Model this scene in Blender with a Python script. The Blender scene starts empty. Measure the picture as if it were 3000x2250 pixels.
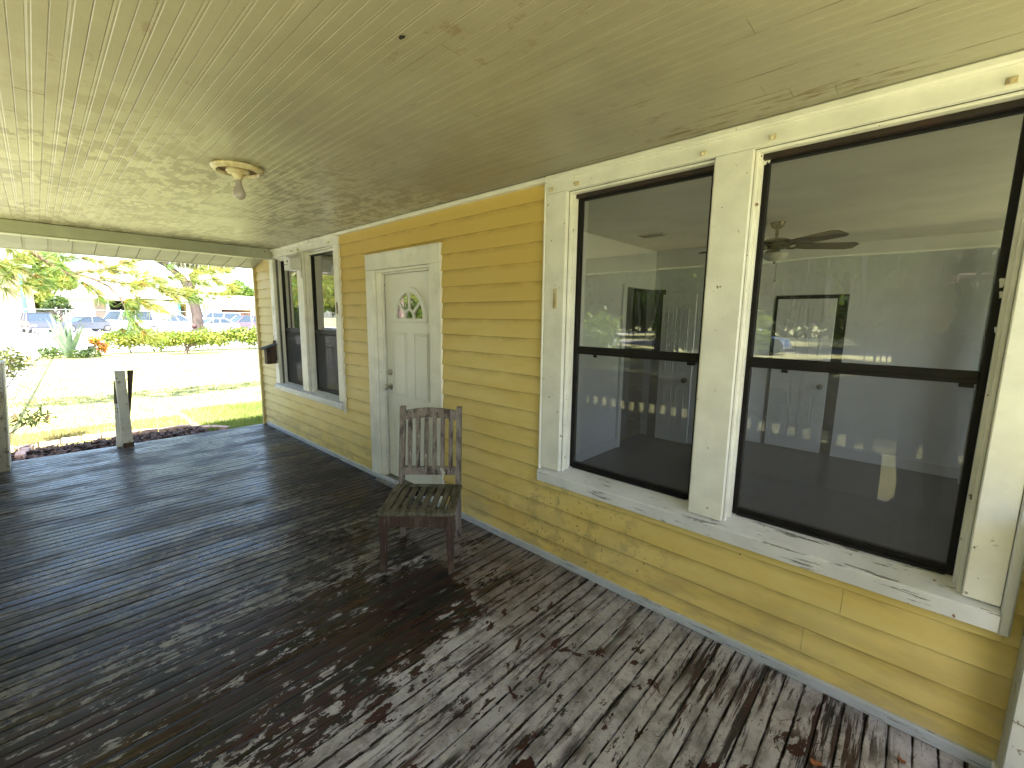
import bpy, math, random
import numpy as np
from mathutils import Vector, Matrix
R = math.radians
rnd = random.Random(7)
nr = np.random.default_rng(11)
scn = bpy.context.scene
col = scn.collection

# ------------------------------------------------------------------ camera
CAM = Vector((0.57277, -2.20251, 1.59632))
yaw, pitch, roll = -0.74538, -0.14885, 0.013734
fw = Vector((math.sin(yaw)*math.cos(pitch), math.cos(yaw)*math.cos(pitch), math.sin(pitch)))
r0 = Vector((math.cos(yaw), -math.sin(yaw), 0)); u0 = r0.cross(fw)
rt = math.cos(roll)*r0 + math.sin(roll)*u0
up = -math.sin(roll)*r0 + math.cos(roll)*u0
cd = bpy.data.cameras.new('camera'); cam = bpy.data.objects.new('camera', cd); col.objects.link(cam)
m3 = Matrix((rt, up, -fw)).transposed()
cam.matrix_world = Matrix.Translation(CAM) @ m3.to_4x4()
cd.sensor_width = 36; cd.lens = 1279.45/3000*36; cd.clip_start = .02; cd.clip_end = 1500
scn.camera = cam

# ------------------------------------------------------------------ light
SUN = Vector((0.55, -0.40, 1.0)).normalized()
sel = math.asin(SUN.z); saz = math.atan2(SUN.x, SUN.y)
w = bpy.data.worlds.new('World'); scn.world = w; w.use_nodes = True
nt = w.node_tree; nt.nodes.clear()
sky = nt.nodes.new('ShaderNodeTexSky'); sky.sky_type = 'NISHITA'; sky.sun_disc = False
sky.sun_elevation = sel; sky.sun_rotation = saz
sky.dust_density = 1.6; sky.air_density = 1.0
bg = nt.nodes.new('ShaderNodeBackground'); bg.inputs[1].default_value = 0.13
wo = nt.nodes.new('ShaderNodeOutputWorld')
nt.links.new(sky.outputs[0], bg.inputs[0]); nt.links.new(bg.outputs[0], wo.inputs[0])
sd = bpy.data.lights.new('sun', 'SUN'); sd.energy = 5.0; sd.angle = R(.53); sd.color = (1, .95, .86)
so = bpy.data.objects.new('sun', sd); col.objects.link(so)
so.rotation_euler = SUN.to_track_quat('Z', 'Y').to_euler()
scn.view_settings.view_transform = 'Standard'; scn.view_settings.look = 'None'
scn.view_settings.gamma = 1; scn.view_settings.use_curve_mapping = False
scn.view_settings.exposure = 2.7
scn.cycles.max_bounces = 10; scn.cycles.diffuse_bounces = 6; scn.cycles.transparent_max_bounces = 16
scn.cycles.use_denoising = True

# ------------------------------------------------------------------ node helper
class G:
    def __init__(s, name):
        s.m = bpy.data.materials.new(name); s.m.use_nodes = True; s.t = s.m.node_tree; s.t.nodes.clear()
        s.out = s.t.nodes.new('ShaderNodeOutputMaterial')
    def n(s, typ, **k):
        nd = s.t.nodes.new(typ)
        for a, b in k.items(): setattr(nd, a, b)
        return nd
    def put(s, inp, v):
        if isinstance(v, bpy.types.NodeSocket): s.t.links.new(v, inp)
        elif v is not None: inp.default_value = v
    def pos(s, space='world'):
        if space == 'world': return s.n('ShaderNodeNewGeometry').outputs['Position']
        return s.n('ShaderNodeTexCoord').outputs['Object']
    def vm(s, a, b, op='MULTIPLY'):
        nd = s.n('ShaderNodeVectorMath', operation=op); s.put(nd.inputs[0], a); s.put(nd.inputs[1], b); return nd.outputs[0]
    def f(s, op, a, b=None, c=None, clamp=False):
        nd = s.n('ShaderNodeMath', operation=op, use_clamp=clamp); s.put(nd.inputs[0], a)
        if b is not None: s.put(nd.inputs[1], b)
        if c is not None: s.put(nd.inputs[2], c)
        return nd.outputs[0]
    def noise(s, vec, scale=1, detail=4, rough=.55, stretch=None, dist=0):
        if stretch: vec = s.vm(vec, stretch)
        nd = s.n('ShaderNodeTexNoise'); s.put(nd.inputs['Vector'], vec); nd.inputs['Scale'].default_value = scale
        nd.inputs['Detail'].default_value = detail; nd.inputs['Roughness'].default_value = rough; nd.inputs['Distortion'].default_value = dist
        return nd.outputs[0]
    def vor(s, vec, scale, stretch=None, out=0, rand=1):
        if stretch: vec = s.vm(vec, stretch)
        nd = s.n('ShaderNodeTexVoronoi'); s.put(nd.inputs['Vector'], vec); nd.inputs['Scale'].default_value = scale
        nd.inputs['Randomness'].default_value = rand
        return nd.outputs[out]
    def ss(s, v, a, b, lo=0., hi=1.):
        nd = s.n('ShaderNodeMapRange', interpolation_type='SMOOTHSTEP'); s.put(nd.inputs[0], v)
        s.put(nd.inputs[1], a); s.put(nd.inputs[2], b); s.put(nd.inputs[3], lo); s.put(nd.inputs[4], hi)
        return nd.outputs[0]
    def mix(s, fac, a, b, blend='MIX'):
        nd = s.n('ShaderNodeMix', data_type='RGBA', blend_type=blend); s.put(nd.inputs[0], fac)
        for i, v in ((6, a), (7, b)):
            if isinstance(v, tuple) and len(v) == 3: v = v+(1,)
            s.put(nd.inputs[i], v)
        return nd.outputs[2]
    def rand(s): return s.n('ShaderNodeObjectInfo').outputs['Random']
    def sep(s, v):
        nd = s.n('ShaderNodeSeparateXYZ'); s.put(nd.inputs[0], v); return nd.outputs
    def bump(s, h, strength=.3, dist=.002, nrm=None):
        nd = s.n('ShaderNodeBump'); nd.inputs['Strength'].default_value = strength; nd.inputs['Distance'].default_value = dist
        s.put(nd.inputs['Height'], h)
        if nrm is not None: s.put(nd.inputs['Normal'], nrm)
        return nd.outputs[0]
    def bsdf(s, color, rough=.6, metal=0., normal=None, spec=None, **k):
        b = s.n('ShaderNodeBsdfPrincipled')
        if isinstance(color, tuple) and len(color) == 3: color = color+(1,)
        s.put(b.inputs['Base Color'], color); s.put(b.inputs['Roughness'], rough); s.put(b.inputs['Metallic'], metal)
        if normal is not None: s.put(b.inputs['Normal'], normal)
        if spec is not None: s.put(b.inputs['Specular IOR Level'], spec)
        return b.outputs[0]
    def done(s, sh): s.t.links.new(sh, s.out.inputs[0]); return s.m

def simple(name, c1, c2=None, rough=.6, scale=6, stretch=None, bump=0, bdist=.002, metal=0, space='object', spec=None, rand=0, lo=.38, hi=.62, spots=None):
    g = G(name); p = g.pos(space)
    c = c1+(1,)
    nz = g.noise(p, scale, 5, .6, stretch)
    if c2: c = g.mix(g.ss(nz, lo, hi), c1, c2)
    if spots:
        c = g.mix(g.ss(g.noise(p, spots[1], 4, .6), spots[2], spots[2]+.05), c, spots[0])
    if rand:
        hsv = g.n('ShaderNodeHueSaturation'); g.put(hsv.inputs['Color'], c)
        g.put(hsv.inputs['Value'], g.f('MULTIPLY_ADD', g.rand(), rand, 1-rand/2)); c = hsv.outputs[0]
    nm = g.bump(nz, bump, bdist) if bump else None
    return g.done(g.bsdf(c, rough, metal, nm, spec))

# ---- peeling deck
def deck_mat():
    g = G('peeling_deck_paint'); p = g.pos(); s = g.sep(p); x, y = s[0], s[1]
    ri = g.rand()
    off = g.n('ShaderNodeCombineXYZ'); g.put(off.inputs[2], g.f('MULTIPLY', ri, 9.)); g.put(off.inputs[1], g.f('MULTIPLY', ri, 3.))
    pb = g.vm(p, off.outputs[0], 'ADD')
    nA = g.noise(p, 1, 9, .70, (23, 10, 1), .3)            # chip shapes, cross boards
    nB = g.noise(pb, 1, 6, .62, (55, 2.6, 1))              # streaks along the grain, per board
    nL = g.noise(p, 1.1, 2, .5)
    nM = g.noise(p, 1, 3, .5, (5, 1.6, 1))
    n = g.f('ADD', g.f('MULTIPLY', nA, .72), g.f('MULTIPLY', nB, .28))
    right = g.ss(g.f('ADD', x, g.f('MULTIPLY', g.f('SUBTRACT', nL, .5), .55)), -1.22, -.80)
    left = g.ss(g.f('ADD', x, g.f('MULTIPLY', g.f('SUBTRACT', nL, .5), .9)), -1.55, -2.15)
    wall = g.ss(g.f('ADD', y, g.f('MULTIPLY', x, .194)), -.35+.045, -.24+.045)   # y > -.52-.194(x+1.84) +..
    wall = g.ss(g.f('ADD', g.f('ADD', y, g.f('MULTIPLY', x, .194)), g.f('MULTIPLY', g.f('SUBTRACT', nL, .5), .06)), -.905, -.835)
    cov = g.f('ADD', .26, g.f('MULTIPLY', right, .46))
    cov = g.f('ADD', cov, g.f('MULTIPLY', left, .24))
    cov = g.f('ADD', cov, g.f('MULTIPLY', g.f('MULTIPLY', wall, g.ss(x, -2.35, -1.9)), g.f('SUBTRACT', .44, g.f('MULTIPLY', right, .34))))
    near = g.ss(y, -.30, -.04)
    cov = g.f('ADD', cov, g.f('MULTIPLY', g.f('MULTIPLY', near, g.ss(x, -2.1, -1.2)), .24))
    # worn walkway in front of the door
    dx = g.f('DIVIDE', g.f('ADD', x, 3.6), 1.5); dy = g.f('DIVIDE', g.f('ADD', y, .25), .6)
    dd = g.f('ADD', g.f('MULTIPLY', dx, dx), g.f('MULTIPLY', dy, dy))
    cov = g.f('SUBTRACT', cov, g.f('MULTIPLY', g.ss(dd, 1.2, .2), .22))
    cov = g.f('ADD', cov, g.f('MULTIPLY', g.f('SUBTRACT', nM, .5), 1.05))
    thr = g.f('MULTIPLY_ADD', cov, -.36, .68)
    pm = g.ss(g.f('SUBTRACT', n, thr), -.006, .008)
    szx = g.sep(g.n('ShaderNodeTexCoord').outputs['Generated'])[0]
    edw = g.f('ADD', g.ss(szx, .22, .0), g.ss(szx, .78, 1.))
    pm = g.f('MULTIPLY', pm, g.f('SUBTRACT', 1., g.f('MULTIPLY', g.ss(g.f('ADD', g.f('MULTIPLY', edw, .115), g.noise(pb, 1, 7, .7, (50, 5, 1), .4)), .575, .595), g.ss(g.noise(p, 1, 3, .5, (3.2, 1.5, 1)), .42, .58))))
    # tiny pits in the paint
    pits = g.ss(g.noise(p, 1, 3, .5, (70, 40, 1)), .66, .70)
    pm = g.f('MULTIPLY', pm, g.f('SUBTRACT', 1., g.f('MULTIPLY', pits, .85)))
    blot = g.f('MULTIPLY', g.ss(g.noise(g.vm(p, (5.3, 2.1, 0), 'ADD'), 1, 7, .62, (8.5, 5.5, 1), .5), .605, .617), g.ss(y, -.15, -.4))
    blot = g.f('MULTIPLY', blot, g.ss(x, -2.2, -1.0, .3, 1.))
    bund = g.f('MULTIPLY', g.ss(g.noise(p, 1, 2, .5, (6, 1.6, 1)), .50, .60), g.ss(g.noise(pb, 1, 6, .7, (42, 1.7, 1)), .50, .54))
    pm = g.f('MULTIPLY', pm, g.f('MULTIPLY', g.f('SUBTRACT', 1., blot), g.f('SUBTRACT', 1., g.f('MULTIPLY', bund, .95))))
    # underlayers
    u1 = g.noise(g.vm(pb, (3.1, 1.7, 0), 'ADD'), 1, 5, .6, (16, 1.2, 1))
    u2 = g.noise(g.vm(pb, (7.1, 4.7, 0), 'ADD'), 1, 6, .6, (70, 2.0, 1))
    under = g.mix(g.ss(u1, .44, .52), (.015, .014, .011), (.034, .013, .010))
    under = g.mix(g.ss(u1, .56, .60), under, (.012, .010, .009))
    bare = g.mix(g.ss(g.noise(pb, 1, 3, .5, (190, 3, 1)), .4, .62), (.11, .082, .058), (.035, .028, .022))
    under = g.mix(g.f('MULTIPLY', g.ss(u2, .56, .66), .6), under, bare)
    under = g.mix(g.f('MULTIPLY', g.ss(g.noise(p, 1, 4, .5, (30, 7, 1)), .66, .69), g.ss(x, -1.6, -.8)), under, (.025, .065, .047))
    under = g.mix(g.f('MULTIPLY', g.ss(g.noise(pb, 1, 2, .5, (45, 3, 1)), .72, .77), .5), under, (.20, .12, .045))
    under = g.mix(blot, under, (.040, .013, .011))
    dirt = g.ss(g.noise(p, 1, 6, .7, (9, 6, 1)), .34, .62)
    pr = g.mix(dirt, (.20, .188, .19), (.43, .412, .43))
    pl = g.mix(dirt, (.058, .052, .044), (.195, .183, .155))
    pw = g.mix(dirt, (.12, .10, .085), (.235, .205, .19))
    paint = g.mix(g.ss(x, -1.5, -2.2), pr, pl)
    paint = g.mix(g.f('MULTIPLY', wall, g.ss(x, -.5, -1.1)), paint, pw)
    # fine dark litter and cracks along the grain
    cr = g.ss(g.noise(pb, 1, 5, .7, (120, 3.2, 1)), .63, .67)
    paint = g.mix(g.f('MULTIPLY', cr, .8), paint, (.03, .028, .022))
    lt = g.ss(g.noise(p, 1, 4, .6, (60, 60, 1), 1.5), .64, .67)
    paint = g.mix(g.f('MULTIPLY', lt, g.f('MULTIPLY', g.ss(x, -2.4, -1.2), .75)), paint, (.06, .03, .02))
    # edges of boards hold dirt
    c = g.mix(pm, under, paint)
    sz = g.sep(g.n('ShaderNodeTexCoord').outputs['Generated'])[0]
    ed = g.f('ADD', g.ss(sz, .07, .02), g.ss(sz, .93, .98))
    edn = g.f('MULTIPLY', ed, g.f('MAXIMUM', g.ss(g.noise(p, 1, 3, .6, (30, 14, 1)), .43, .58), g.ss(x, -1.2, -2.4)))
    c = g.mix(edn, c, (.016, .014, .011))
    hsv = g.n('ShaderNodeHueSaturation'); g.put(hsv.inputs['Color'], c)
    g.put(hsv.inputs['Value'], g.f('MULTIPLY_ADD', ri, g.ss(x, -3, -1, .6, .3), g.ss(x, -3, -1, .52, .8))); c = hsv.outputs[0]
    h = g.f('ADD', g.f('MULTIPLY', pm, .5), g.f('ADD', g.f('MULTIPLY', nB, .8), g.f('MULTIPLY', g.noise(p, 1, 4, .6, (90, 60, 1)), .25)))
    nb = g.bump(h, .55, .0016)
    ro = g.f('ADD', g.f('MULTIPLY_ADD', pm, .10, .27), g.f('MULTIPLY', g.f('SUBTRACT', nB, .5), .4))
    ro = g.f('ADD', ro, g.f('MULTIPLY', right, .2))
    ro = g.f('ADD', ro, g.ss(g.noise(p, 1, 5, .6, (3.2, 1.6, 1)), .42, .62, -.04, .22))
    return g.done(g.bsdf(c, ro, 0, nb, .33))

def ceil_mat():
    g = G('mildewed_cream_ceiling_paint'); p = g.pos(); s = g.sep(p)
    c = g.mix(g.ss(g.noise(p, 2.2, 5, .6), .35, .65), (.272, .250, .196), (.318, .293, .230))
    c = g.mix(g.ss(g.f('ADD', s[0], g.f('MULTIPLY', g.f('SUBTRACT', g.noise(p, 1.2, 3, .5), .5), 1.6)), -1.6, -3.0), c, (.48, .46, .35))  # lawn end lightened: light bounced and mirrored off the lawn, put into the colour
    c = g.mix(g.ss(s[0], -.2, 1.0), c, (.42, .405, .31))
    ri = g.rand()
    pb = g.vm(p, g.vm((1, 0, 0), g.f('MULTIPLY', ri, 6.)), 'ADD')
    left = g.ss(s[0], -1.1, -2.2)
    m = g.ss(g.noise(pb, 1, 6, .62, (7.5, 10, 1)), .46, .54)
    m2 = g.ss(g.noise(p, 1, 4, .6, (1.6, 1.2, 1)), .34, .54)
    c = g.mix(g.f('MULTIPLY', g.f('MULTIPLY', m, m2), g.f('MULTIPLY_ADD', left, .8, .07)), c, (.25, .215, .145))
    br = g.f('MULTIPLY', g.ss(g.noise(p, 1, 8, .72, (9, 16, 1)), .59, .64), g.ss(g.noise(p, .9, 2, .5), .50, .60))
    c = g.mix(g.f('MULTIPLY', br, .55), c, (.19, .125, .085))
    seam = g.f('ABSOLUTE', g.f('SUBTRACT', g.f('FRACT', g.f('DIVIDE', s[1], -.0836)), .5))
    c = g.mix(g.f('MULTIPLY', g.f('MULTIPLY', g.ss(seam, .455, .49), g.ss(g.noise(p, 1, 4, .65, (2.2, 14, 1)), .48, .62)), .7), c, (.12, .09, .055))
    sc = g.ss(g.noise(p, 1, 4, .65, (30, 110, 1), 1), .64, .69)
    c = g.mix(g.f('MULTIPLY', sc, .35), c, (.17, .125, .085))
    # water stain by the big window head
    dx = g.f('DIVIDE', g.f('SUBTRACT', s[0], .02), .62); dy = g.f('DIVIDE', g.f('ADD', s[1], .14), .085)
    dd = g.f('ADD', g.f('MULTIPLY', dx, dx), g.f('MULTIPLY', dy, dy))
    st = g.f('MULTIPLY', g.ss(dd, 1.2, .2), g.ss(g.noise(p, 1, 6, .7, (9, 45, 1)), .48, .60))
    c = g.mix(g.f('MULTIPLY', st, .9), c, (.15, .11, .05))
    h = g.f('ADD', g.noise(p, 1, 4, .6, (40, 160, 1)), g.f('MULTIPLY', br, -.6))
    return g.done(g.bsdf(c, g.f('MULTIPLY_ADD', g.noise(p, 3, 3, .5), .2, .32), 0, g.bump(h, .22, .0012), .5))

def siding_mat():
    g = G('yellow_vinyl_siding'); p = g.pos(); s = g.sep(p)
    c = g.mix(g.ss(g.noise(p, 1, 5, .6, (1.5, 1, 7)), .35, .65), (.69, .51, .155), (.74, .585, .22))
    # lower courses are washed paler, upper ones hold ochre dust
    c = g.mix(g.ss(g.f('ADD', s[2], g.f('MULTIPLY', g.f('SUBTRACT', g.noise(p, 1.4, 3, .5), .5), .8)), .9, 2.4), c, (.62, .445, .125))
    c = g.mix(g.f('MULTIPLY', g.ss(s[0], -5.2, -6.2), .5), c, (.68, .60, .34))
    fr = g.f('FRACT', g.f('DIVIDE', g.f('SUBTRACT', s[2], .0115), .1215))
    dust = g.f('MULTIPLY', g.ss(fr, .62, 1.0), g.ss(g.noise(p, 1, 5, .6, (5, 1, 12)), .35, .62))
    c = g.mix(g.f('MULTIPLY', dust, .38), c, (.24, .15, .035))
    low = g.f('MULTIPLY', g.ss(s[2], .5, .05), g.ss(g.noise(p, 1, 5, .62, (3, 3, 9)), .42, .62))
    c = g.mix(g.f('MULTIPLY', low, .42), c, (.30, .23, .14))
    # mud splash left of the big window
    dx = g.f('DIVIDE', g.f('ADD', s[0], .95), .75); dz = g.f('DIVIDE', g.f('SUBTRACT', s[2], .30), .30)
    dd = g.f('ADD', g.f('MULTIPLY', dx, dx), g.f('MULTIPLY', dz, dz))
    sp = g.f('MULTIPLY', g.ss(dd, 1.15, .25), g.ss(g.noise(p, 1, 4, .6, (60, 1, 42), .6), .625, .66))
    c = g.mix(g.f('MULTIPLY', sp, .8), c, (.10, .07, .03))
    sm = g.f('MULTIPLY', g.ss(dd, 1.3, .2), g.ss(g.noise(p, 7, 5, .6), .5, .64))
    c = g.mix(g.f('MULTIPLY', sm, .38), c, (.26, .20, .10))
    c = g.mix(g.ss(g.noise(p, 1, 2, .5, (26, 1, 26)), .77, .78), c, (.05, .035, .02))
    h = g.noise(p, 1, 4, .6, (8, 1, 120))
    wv = g.noise(p, 1, 1, .5, (2.2, 1, 3))
    nm = g.bump(wv, .25, .02, g.bump(h, .3, .0006))
    return g.done(g.bsdf(c, .46, 0, nm, .4))

def white_mat(name, base=(.66, .64, .55), worn=.5, low=False, rough=.42):
    g = G(name); p = g.pos(); s = g.sep(p)
    c = g.mix(g.ss(g.noise(p, 5, 5, .6), .35, .68), base, tuple(v*.86 for v in base))
    n = g.noise(p, 1, 8, .7, (22, 22, 22) if not low else (5, 34, 60))
    th = .70-.12*worn
    c = g.mix(g.ss(n, th, th+.02), c, (.15, .12, .08) if not low else (.20, .195, .19))
    c = g.mix(g.f('MULTIPLY', g.ss(g.noise(p, 1, 2, .5, (30, 30, 24)), .74, .76), .9), c, (.20, .09, .03))
    h = g.f('ADD', g.noise(p, 1, 5, .65, (30, 30, 18)), g.f('MULTIPLY', g.ss(n, th, th+.02), -.8))
    return g.done(g.bsdf(c, rough, 0, g.bump(h, .35, .0014), .5))

def wood_mat(name, a, b, c3, rough=.75, ax=2, paint=None):
    g = G(name); p = g.pos('object')
    st = [70, 70, 70]; st[ax] = 5
    n1 = g.noise(p, 1, 6, .65, tuple(st)); st2 = [28, 28, 28]; st2[ax] = 7
    n2 = g.noise(g.vm(p, (4, 2, 7), 'ADD'), 1, 6, .68, tuple(st2))
    c = g.mix(g.ss(n1, .36, .62), a, b)
    c = g.mix(g.ss(n2, .50, .60), c, c3)
    if paint:
        c = g.mix(g.ss(g.noise(p, 1, 7, .7, tuple(v*.8 for v in st2)), .60, .63), c, paint)
    return g.done(g.bsdf(c, rough, 0, g.bump(g.f('ADD', n1, g.f('MULTIPLY', n2, .5)), .5, .0015), .35))

def glass_mat(name, dirt=.05, refl=1.0):
    g = G(name); p = g.pos()
    tr = g.n('ShaderNodeBsdfTransparent'); gl = g.n('ShaderNodeBsdfGlossy'); gl.inputs['Roughness'].default_value = 0.004
    wv = g.bump(g.noise(p, 2.6, 1, .5), .05, .02); g.put(gl.inputs['Normal'], wv)
    fr = g.n('ShaderNodeFresnel'); fr.inputs[0].default_value = 1.52
    fac = g.f('MULTIPLY', fr.outputs[0], 2.0*refl, clamp=True)
    mx = g.n('ShaderNodeMixShader'); g.put(mx.inputs[0], fac); g.put(mx.inputs[1], tr.outputs[0]); g.put(mx.inputs[2], gl.outputs[0])
    df = g.n('ShaderNodeBsdfDiffuse'); df.inputs[0].default_value = (.45, .45, .42, 1)
    m2 = g.n('ShaderNodeMixShader'); g.put(m2.inputs[0], g.f('MULTIPLY', g.noise(p, 4, 6, .7), dirt*2)); g.put(m2.inputs[1], mx.outputs[0]); g.put(m2.inputs[2], df.outputs[0])
    return g.done(m2.outputs[0])

def screen_mat(name='insect_screen_mesh', f=.48):
    g = G(name)
    tr = g.n('ShaderNodeBsdfTransparent'); df = g.n('ShaderNodeBsdfDiffuse'); df.inputs[0].default_value = (.10, .10, .11, 1)
    mx = g.n('ShaderNodeMixShader'); mx.inputs[0].default_value = f; g.put(mx.inputs[1], tr.outputs[0]); g.put(mx.inputs[2], df.outputs[0])
    return g.done(mx.outputs[0])

def leaf_mat(name, c1, c2, trans=.35, c3=None):
    g = G(name); p = g.pos()
    c = g.mix(g.ss(g.noise(p, 1.3, 3, .6), .38, .62), c1, c2)
    if c3: c = g.mix(g.ss(g.noise(p, 7, 2, .6), .56, .64), c, c3)
    b = g.bsdf(c, .5)
    t = g.n('ShaderNodeBsdfTranslucent'); g.put(t.inputs[0], g.mix(.5, c, (.30, .40, .03)))
    mx = g.n('ShaderNodeMixShader'); mx.inputs[0].default_value = trans; g.put(mx.inputs[1], b); g.put(mx.inputs[2], t.outputs[0])
    return g.done(mx.outputs[0])

def mesh_fence_mat():
    g = G('galvanised_chain_link'); return g.done(g.bsdf((.34, .36, .38), .45, .5))

M = dict(
 deck=deck_mat(), ceil=ceil_mat(), siding=siding_mat(),
 white=white_mat('cream_white_gloss_trim', (.82, .81, .75), .3), sill=white_mat('cracked_white_sill_paint', (.72, .72, .74), .95, True),
 basetrim=white_mat('scuffed_white_base_trim', (.50, .53, .58), 1.0, True),
 vinylw=simple('white_vinyl', (.72, .73, .74), (.66, .67, .68), .35),
 door=simple('white_steel_door_paint', (.84, .84, .81), (.81, .81, .78), .38, 4),
 soffit=simple('grey_white_soffit_vinyl', (.33, .34, .33), (.27, .28, .27), .5, 3, space='world'),
 beam=simple('pale_green_white_beam', (.44, .46, .37), (.37, .39, .30), .5, 4, space='world'),
 black=simple('black_aluminium_sash', (.006, .0055, .006), (.010, .008, .008), .55, 12, space='world', spec=.25, spots=((.4, .38, .30), 30, .76)),
 darkw=simple('dark_brown_stop_wood', (.03, .013, .009), (.015, .009, .007), .5, 20),
 glass=glass_mat('window_glass', .014), glassA=glass_mat('far_window_glass', .02, 2.0), screen=screen_mat(), screenA=screen_mat('dense_insect_screen', .80),
 nickel=simple('satin_nickel', (.42, .39, .33), None, .28, metal=1),
 brass=simple('antique_brass', (.085, .07, .04), (.05, .042, .025), .22, 9, metal=1),
 chair=wood_mat('weathered_grey_brown_wood', (.13, .103, .09), (.25, .215, .19), (.055, .04, .034), paint=(.42, .40, .36)),
 seat=wood_mat('mossy_seat_wood', (.080, .070, .050), (.145, .13, .10), (.055, .058, .034), ax=1),
 chairred=wood_mat('worn_red_brown_wood', (.075, .043, .033), (.045, .027, .021), (.105, .07, .055), .55, paint=(.16, .13, .11)),
 bh=wood_mat('old_brown_birdhouse_wood', (.055, .036, .025), (.11, .07, .045), (.03, .02, .015)),
 bhroof=wood_mat('mossy_grey_roof_wood', (.055, .065, .05), (.10, .11, .09), (.04, .05, .035)),
 hole=simple('dark_hole', (.006, .005, .004)),
 wpost=white_mat('chipped_white_post_paint', (.56, .56, .51), .9, False, .5),
 gpost=white_mat('grey_white_post_paint', (.42, .42, .38), .8), shadepost=white_mat('chipped_shaded_post_paint', (.44, .42, .36), 1.2),
 rawwood=wood_mat('grey_green_raw_wood', (.10, .09, .065), (.16, .14, .10), (.06, .06, .04)),
 rust=simple('rusty_metal', (.20, .085, .03), (.07, .045, .02), .6, 30, bump=.4),
 fixture=simple('stained_enamel_fixture', (.62, .56, .40), (.45, .36, .20), .4, 18, spots=((.10, .07, .03), 45, .68)),
 bulb=simple('frosted_bulb', (.36, .33, .35), None, .18, spec=.6),
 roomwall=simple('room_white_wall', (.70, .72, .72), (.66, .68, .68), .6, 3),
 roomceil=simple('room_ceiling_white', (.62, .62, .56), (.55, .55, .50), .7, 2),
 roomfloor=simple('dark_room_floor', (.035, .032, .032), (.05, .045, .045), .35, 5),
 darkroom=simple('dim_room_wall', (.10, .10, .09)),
 bowl=simple('frosted_glass_bowl', (.60, .60, .52), None, .35),
 blade=simple('dark_cherry_blade', (.022, .006, .004), (.014, .004, .003), .5, 20, spec=.3),
 brick=simple('pink_edging_brick', (.42, .27, .22), (.52, .38, .32), .85, 14, bump=.4, rand=.4),
 mulch=simple('wood_chip_mulch', (.06, .035, .03), (.16, .11, .085), .9, 40, space='world'),
 soil=simple('dark_soil', (.05, .035, .028), (.09, .065, .05), .95, 20, space='world'),
 road=simple('pale_concrete_road', (.42, .41, .39), (.36, .35, .33), .85, 1.5, space='world'),
 asphalt2=simple('grey_street', (.20, .20, .195), (.25, .25, .24), .9, 2, space='world'), asphalt=simple('worn_asphalt', (.10, .10, .10), (.14, .14, .135), .9, 2, space='world'),
 bark=simple('furrowed_bark', (.16, .115, .09), (.08, .06, .05), .9, 9, (1, 1, .25), bump=.8, bdist=.03),
 darkbark=simple('dark_oak_bark', (.075, .055, .045), (.035, .028, .024), .9, 6, (1, 1, .3), bump=.6, bdist=.03), twig=simple('pine_twig_bark', (.20, .12, .085), (.10, .065, .05), .9, 30),
 fence=mesh_fence_mat(),
 oakleaf=leaf_mat('oak_leaves', (.07, .14, .03), (.13, .21, .04), .45, (.19, .24, .04)),
 darkleaf=leaf_mat('dark_evergreen_leaves', (.035, .07, .022), (.07, .12, .03), .35),
 hedge=leaf_mat('bright_hedge_leaves', (.13, .21, .03), (.24, .28, .045), .35, (.30, .22, .06)),
 needle=leaf_mat('pine_needles', (.12, .22, .045), (.30, .30, .06), .4, (.34, .22, .05)),
 moss=leaf_mat('grey_spanish_moss', (.17, .17, .13), (.25, .23, .17), .3),
 grass=leaf_mat('lawn_blades', (.20, .27, .06), (.36, .37, .14), .35),
 straw=leaf_mat('dry_straw_blades', (.36, .25, .11), (.28, .22, .09), .2),
 agave=simple('agave_blue_green', (.13, .20, .13), (.20, .27, .19), .5, 5),
 croton=leaf_mat('croton_leaves', (.55, .12, .03), (.55, .38, .05), .3, (.14, .2, .03)),
 bshrub=leaf_mat('narrow_shrub_leaves', (.10, .13, .04), (.17, .19, .06), .25, (.20, .11, .05)),
 pot=simple('black_plastic_pot', (.02, .02, .022), None, .5),
 stucco=simple('pale_block_wall', (.62, .58, .50), (.55, .50, .43), .9, 2),
 tanwall=simple('tan_board_wall', (.24, .18, .13), (.32, .25, .19), .85, 3, (1, 14, .4)),
 cream=simple('cream_metal_wall', (.62, .52, .30), (.68, .60, .40), .7, 2),
 whitewall=simple('white_metal_wall', (.72, .72, .70), (.66, .66, .64), .7, 2),
 teal=simple('teal_trim', (.06, .30, .28), None, .5),
 dark=simple('dark_opening', (.025, .022, .022), None, .8),
 redrack=simple('red_painted_rack', (.50, .13, .08), None, .6),
 tyre=simple('black_tyre', (.02, .02, .02), None, .8), rim=simple('alloy_rim', (.45, .45, .47), None, .35, metal=.8),
 cglass=simple('tinted_car_glass', (.03, .045, .065), None, .08, spec=.8),
 redlamp=simple('red_lamp_lens', (.45, .02, .02), None, .25), headlamp=simple('clear_lamp_lens', (.6, .6, .62), None, .15),
 leafbrown=simple('dry_brown_leaf', (.26, .09, .03), (.18, .06, .02), .7, 30),
 cloth=simple('dark_grey_shirt', (.04, .04, .05), (.05, .05, .06), .9, 20), skin=simple('skin', (.13, .075, .055), None, .5),
 jeans=simple('blue_jeans', (.05, .07, .13), (.07, .09, .15), .9, 30), hair=simple('dark_hair', (.015, .01, .008), None, .5),
)
def carpaint(n, c): return simple(n, c, None, .25, spec=.6)
M['sheet'] = None
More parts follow.
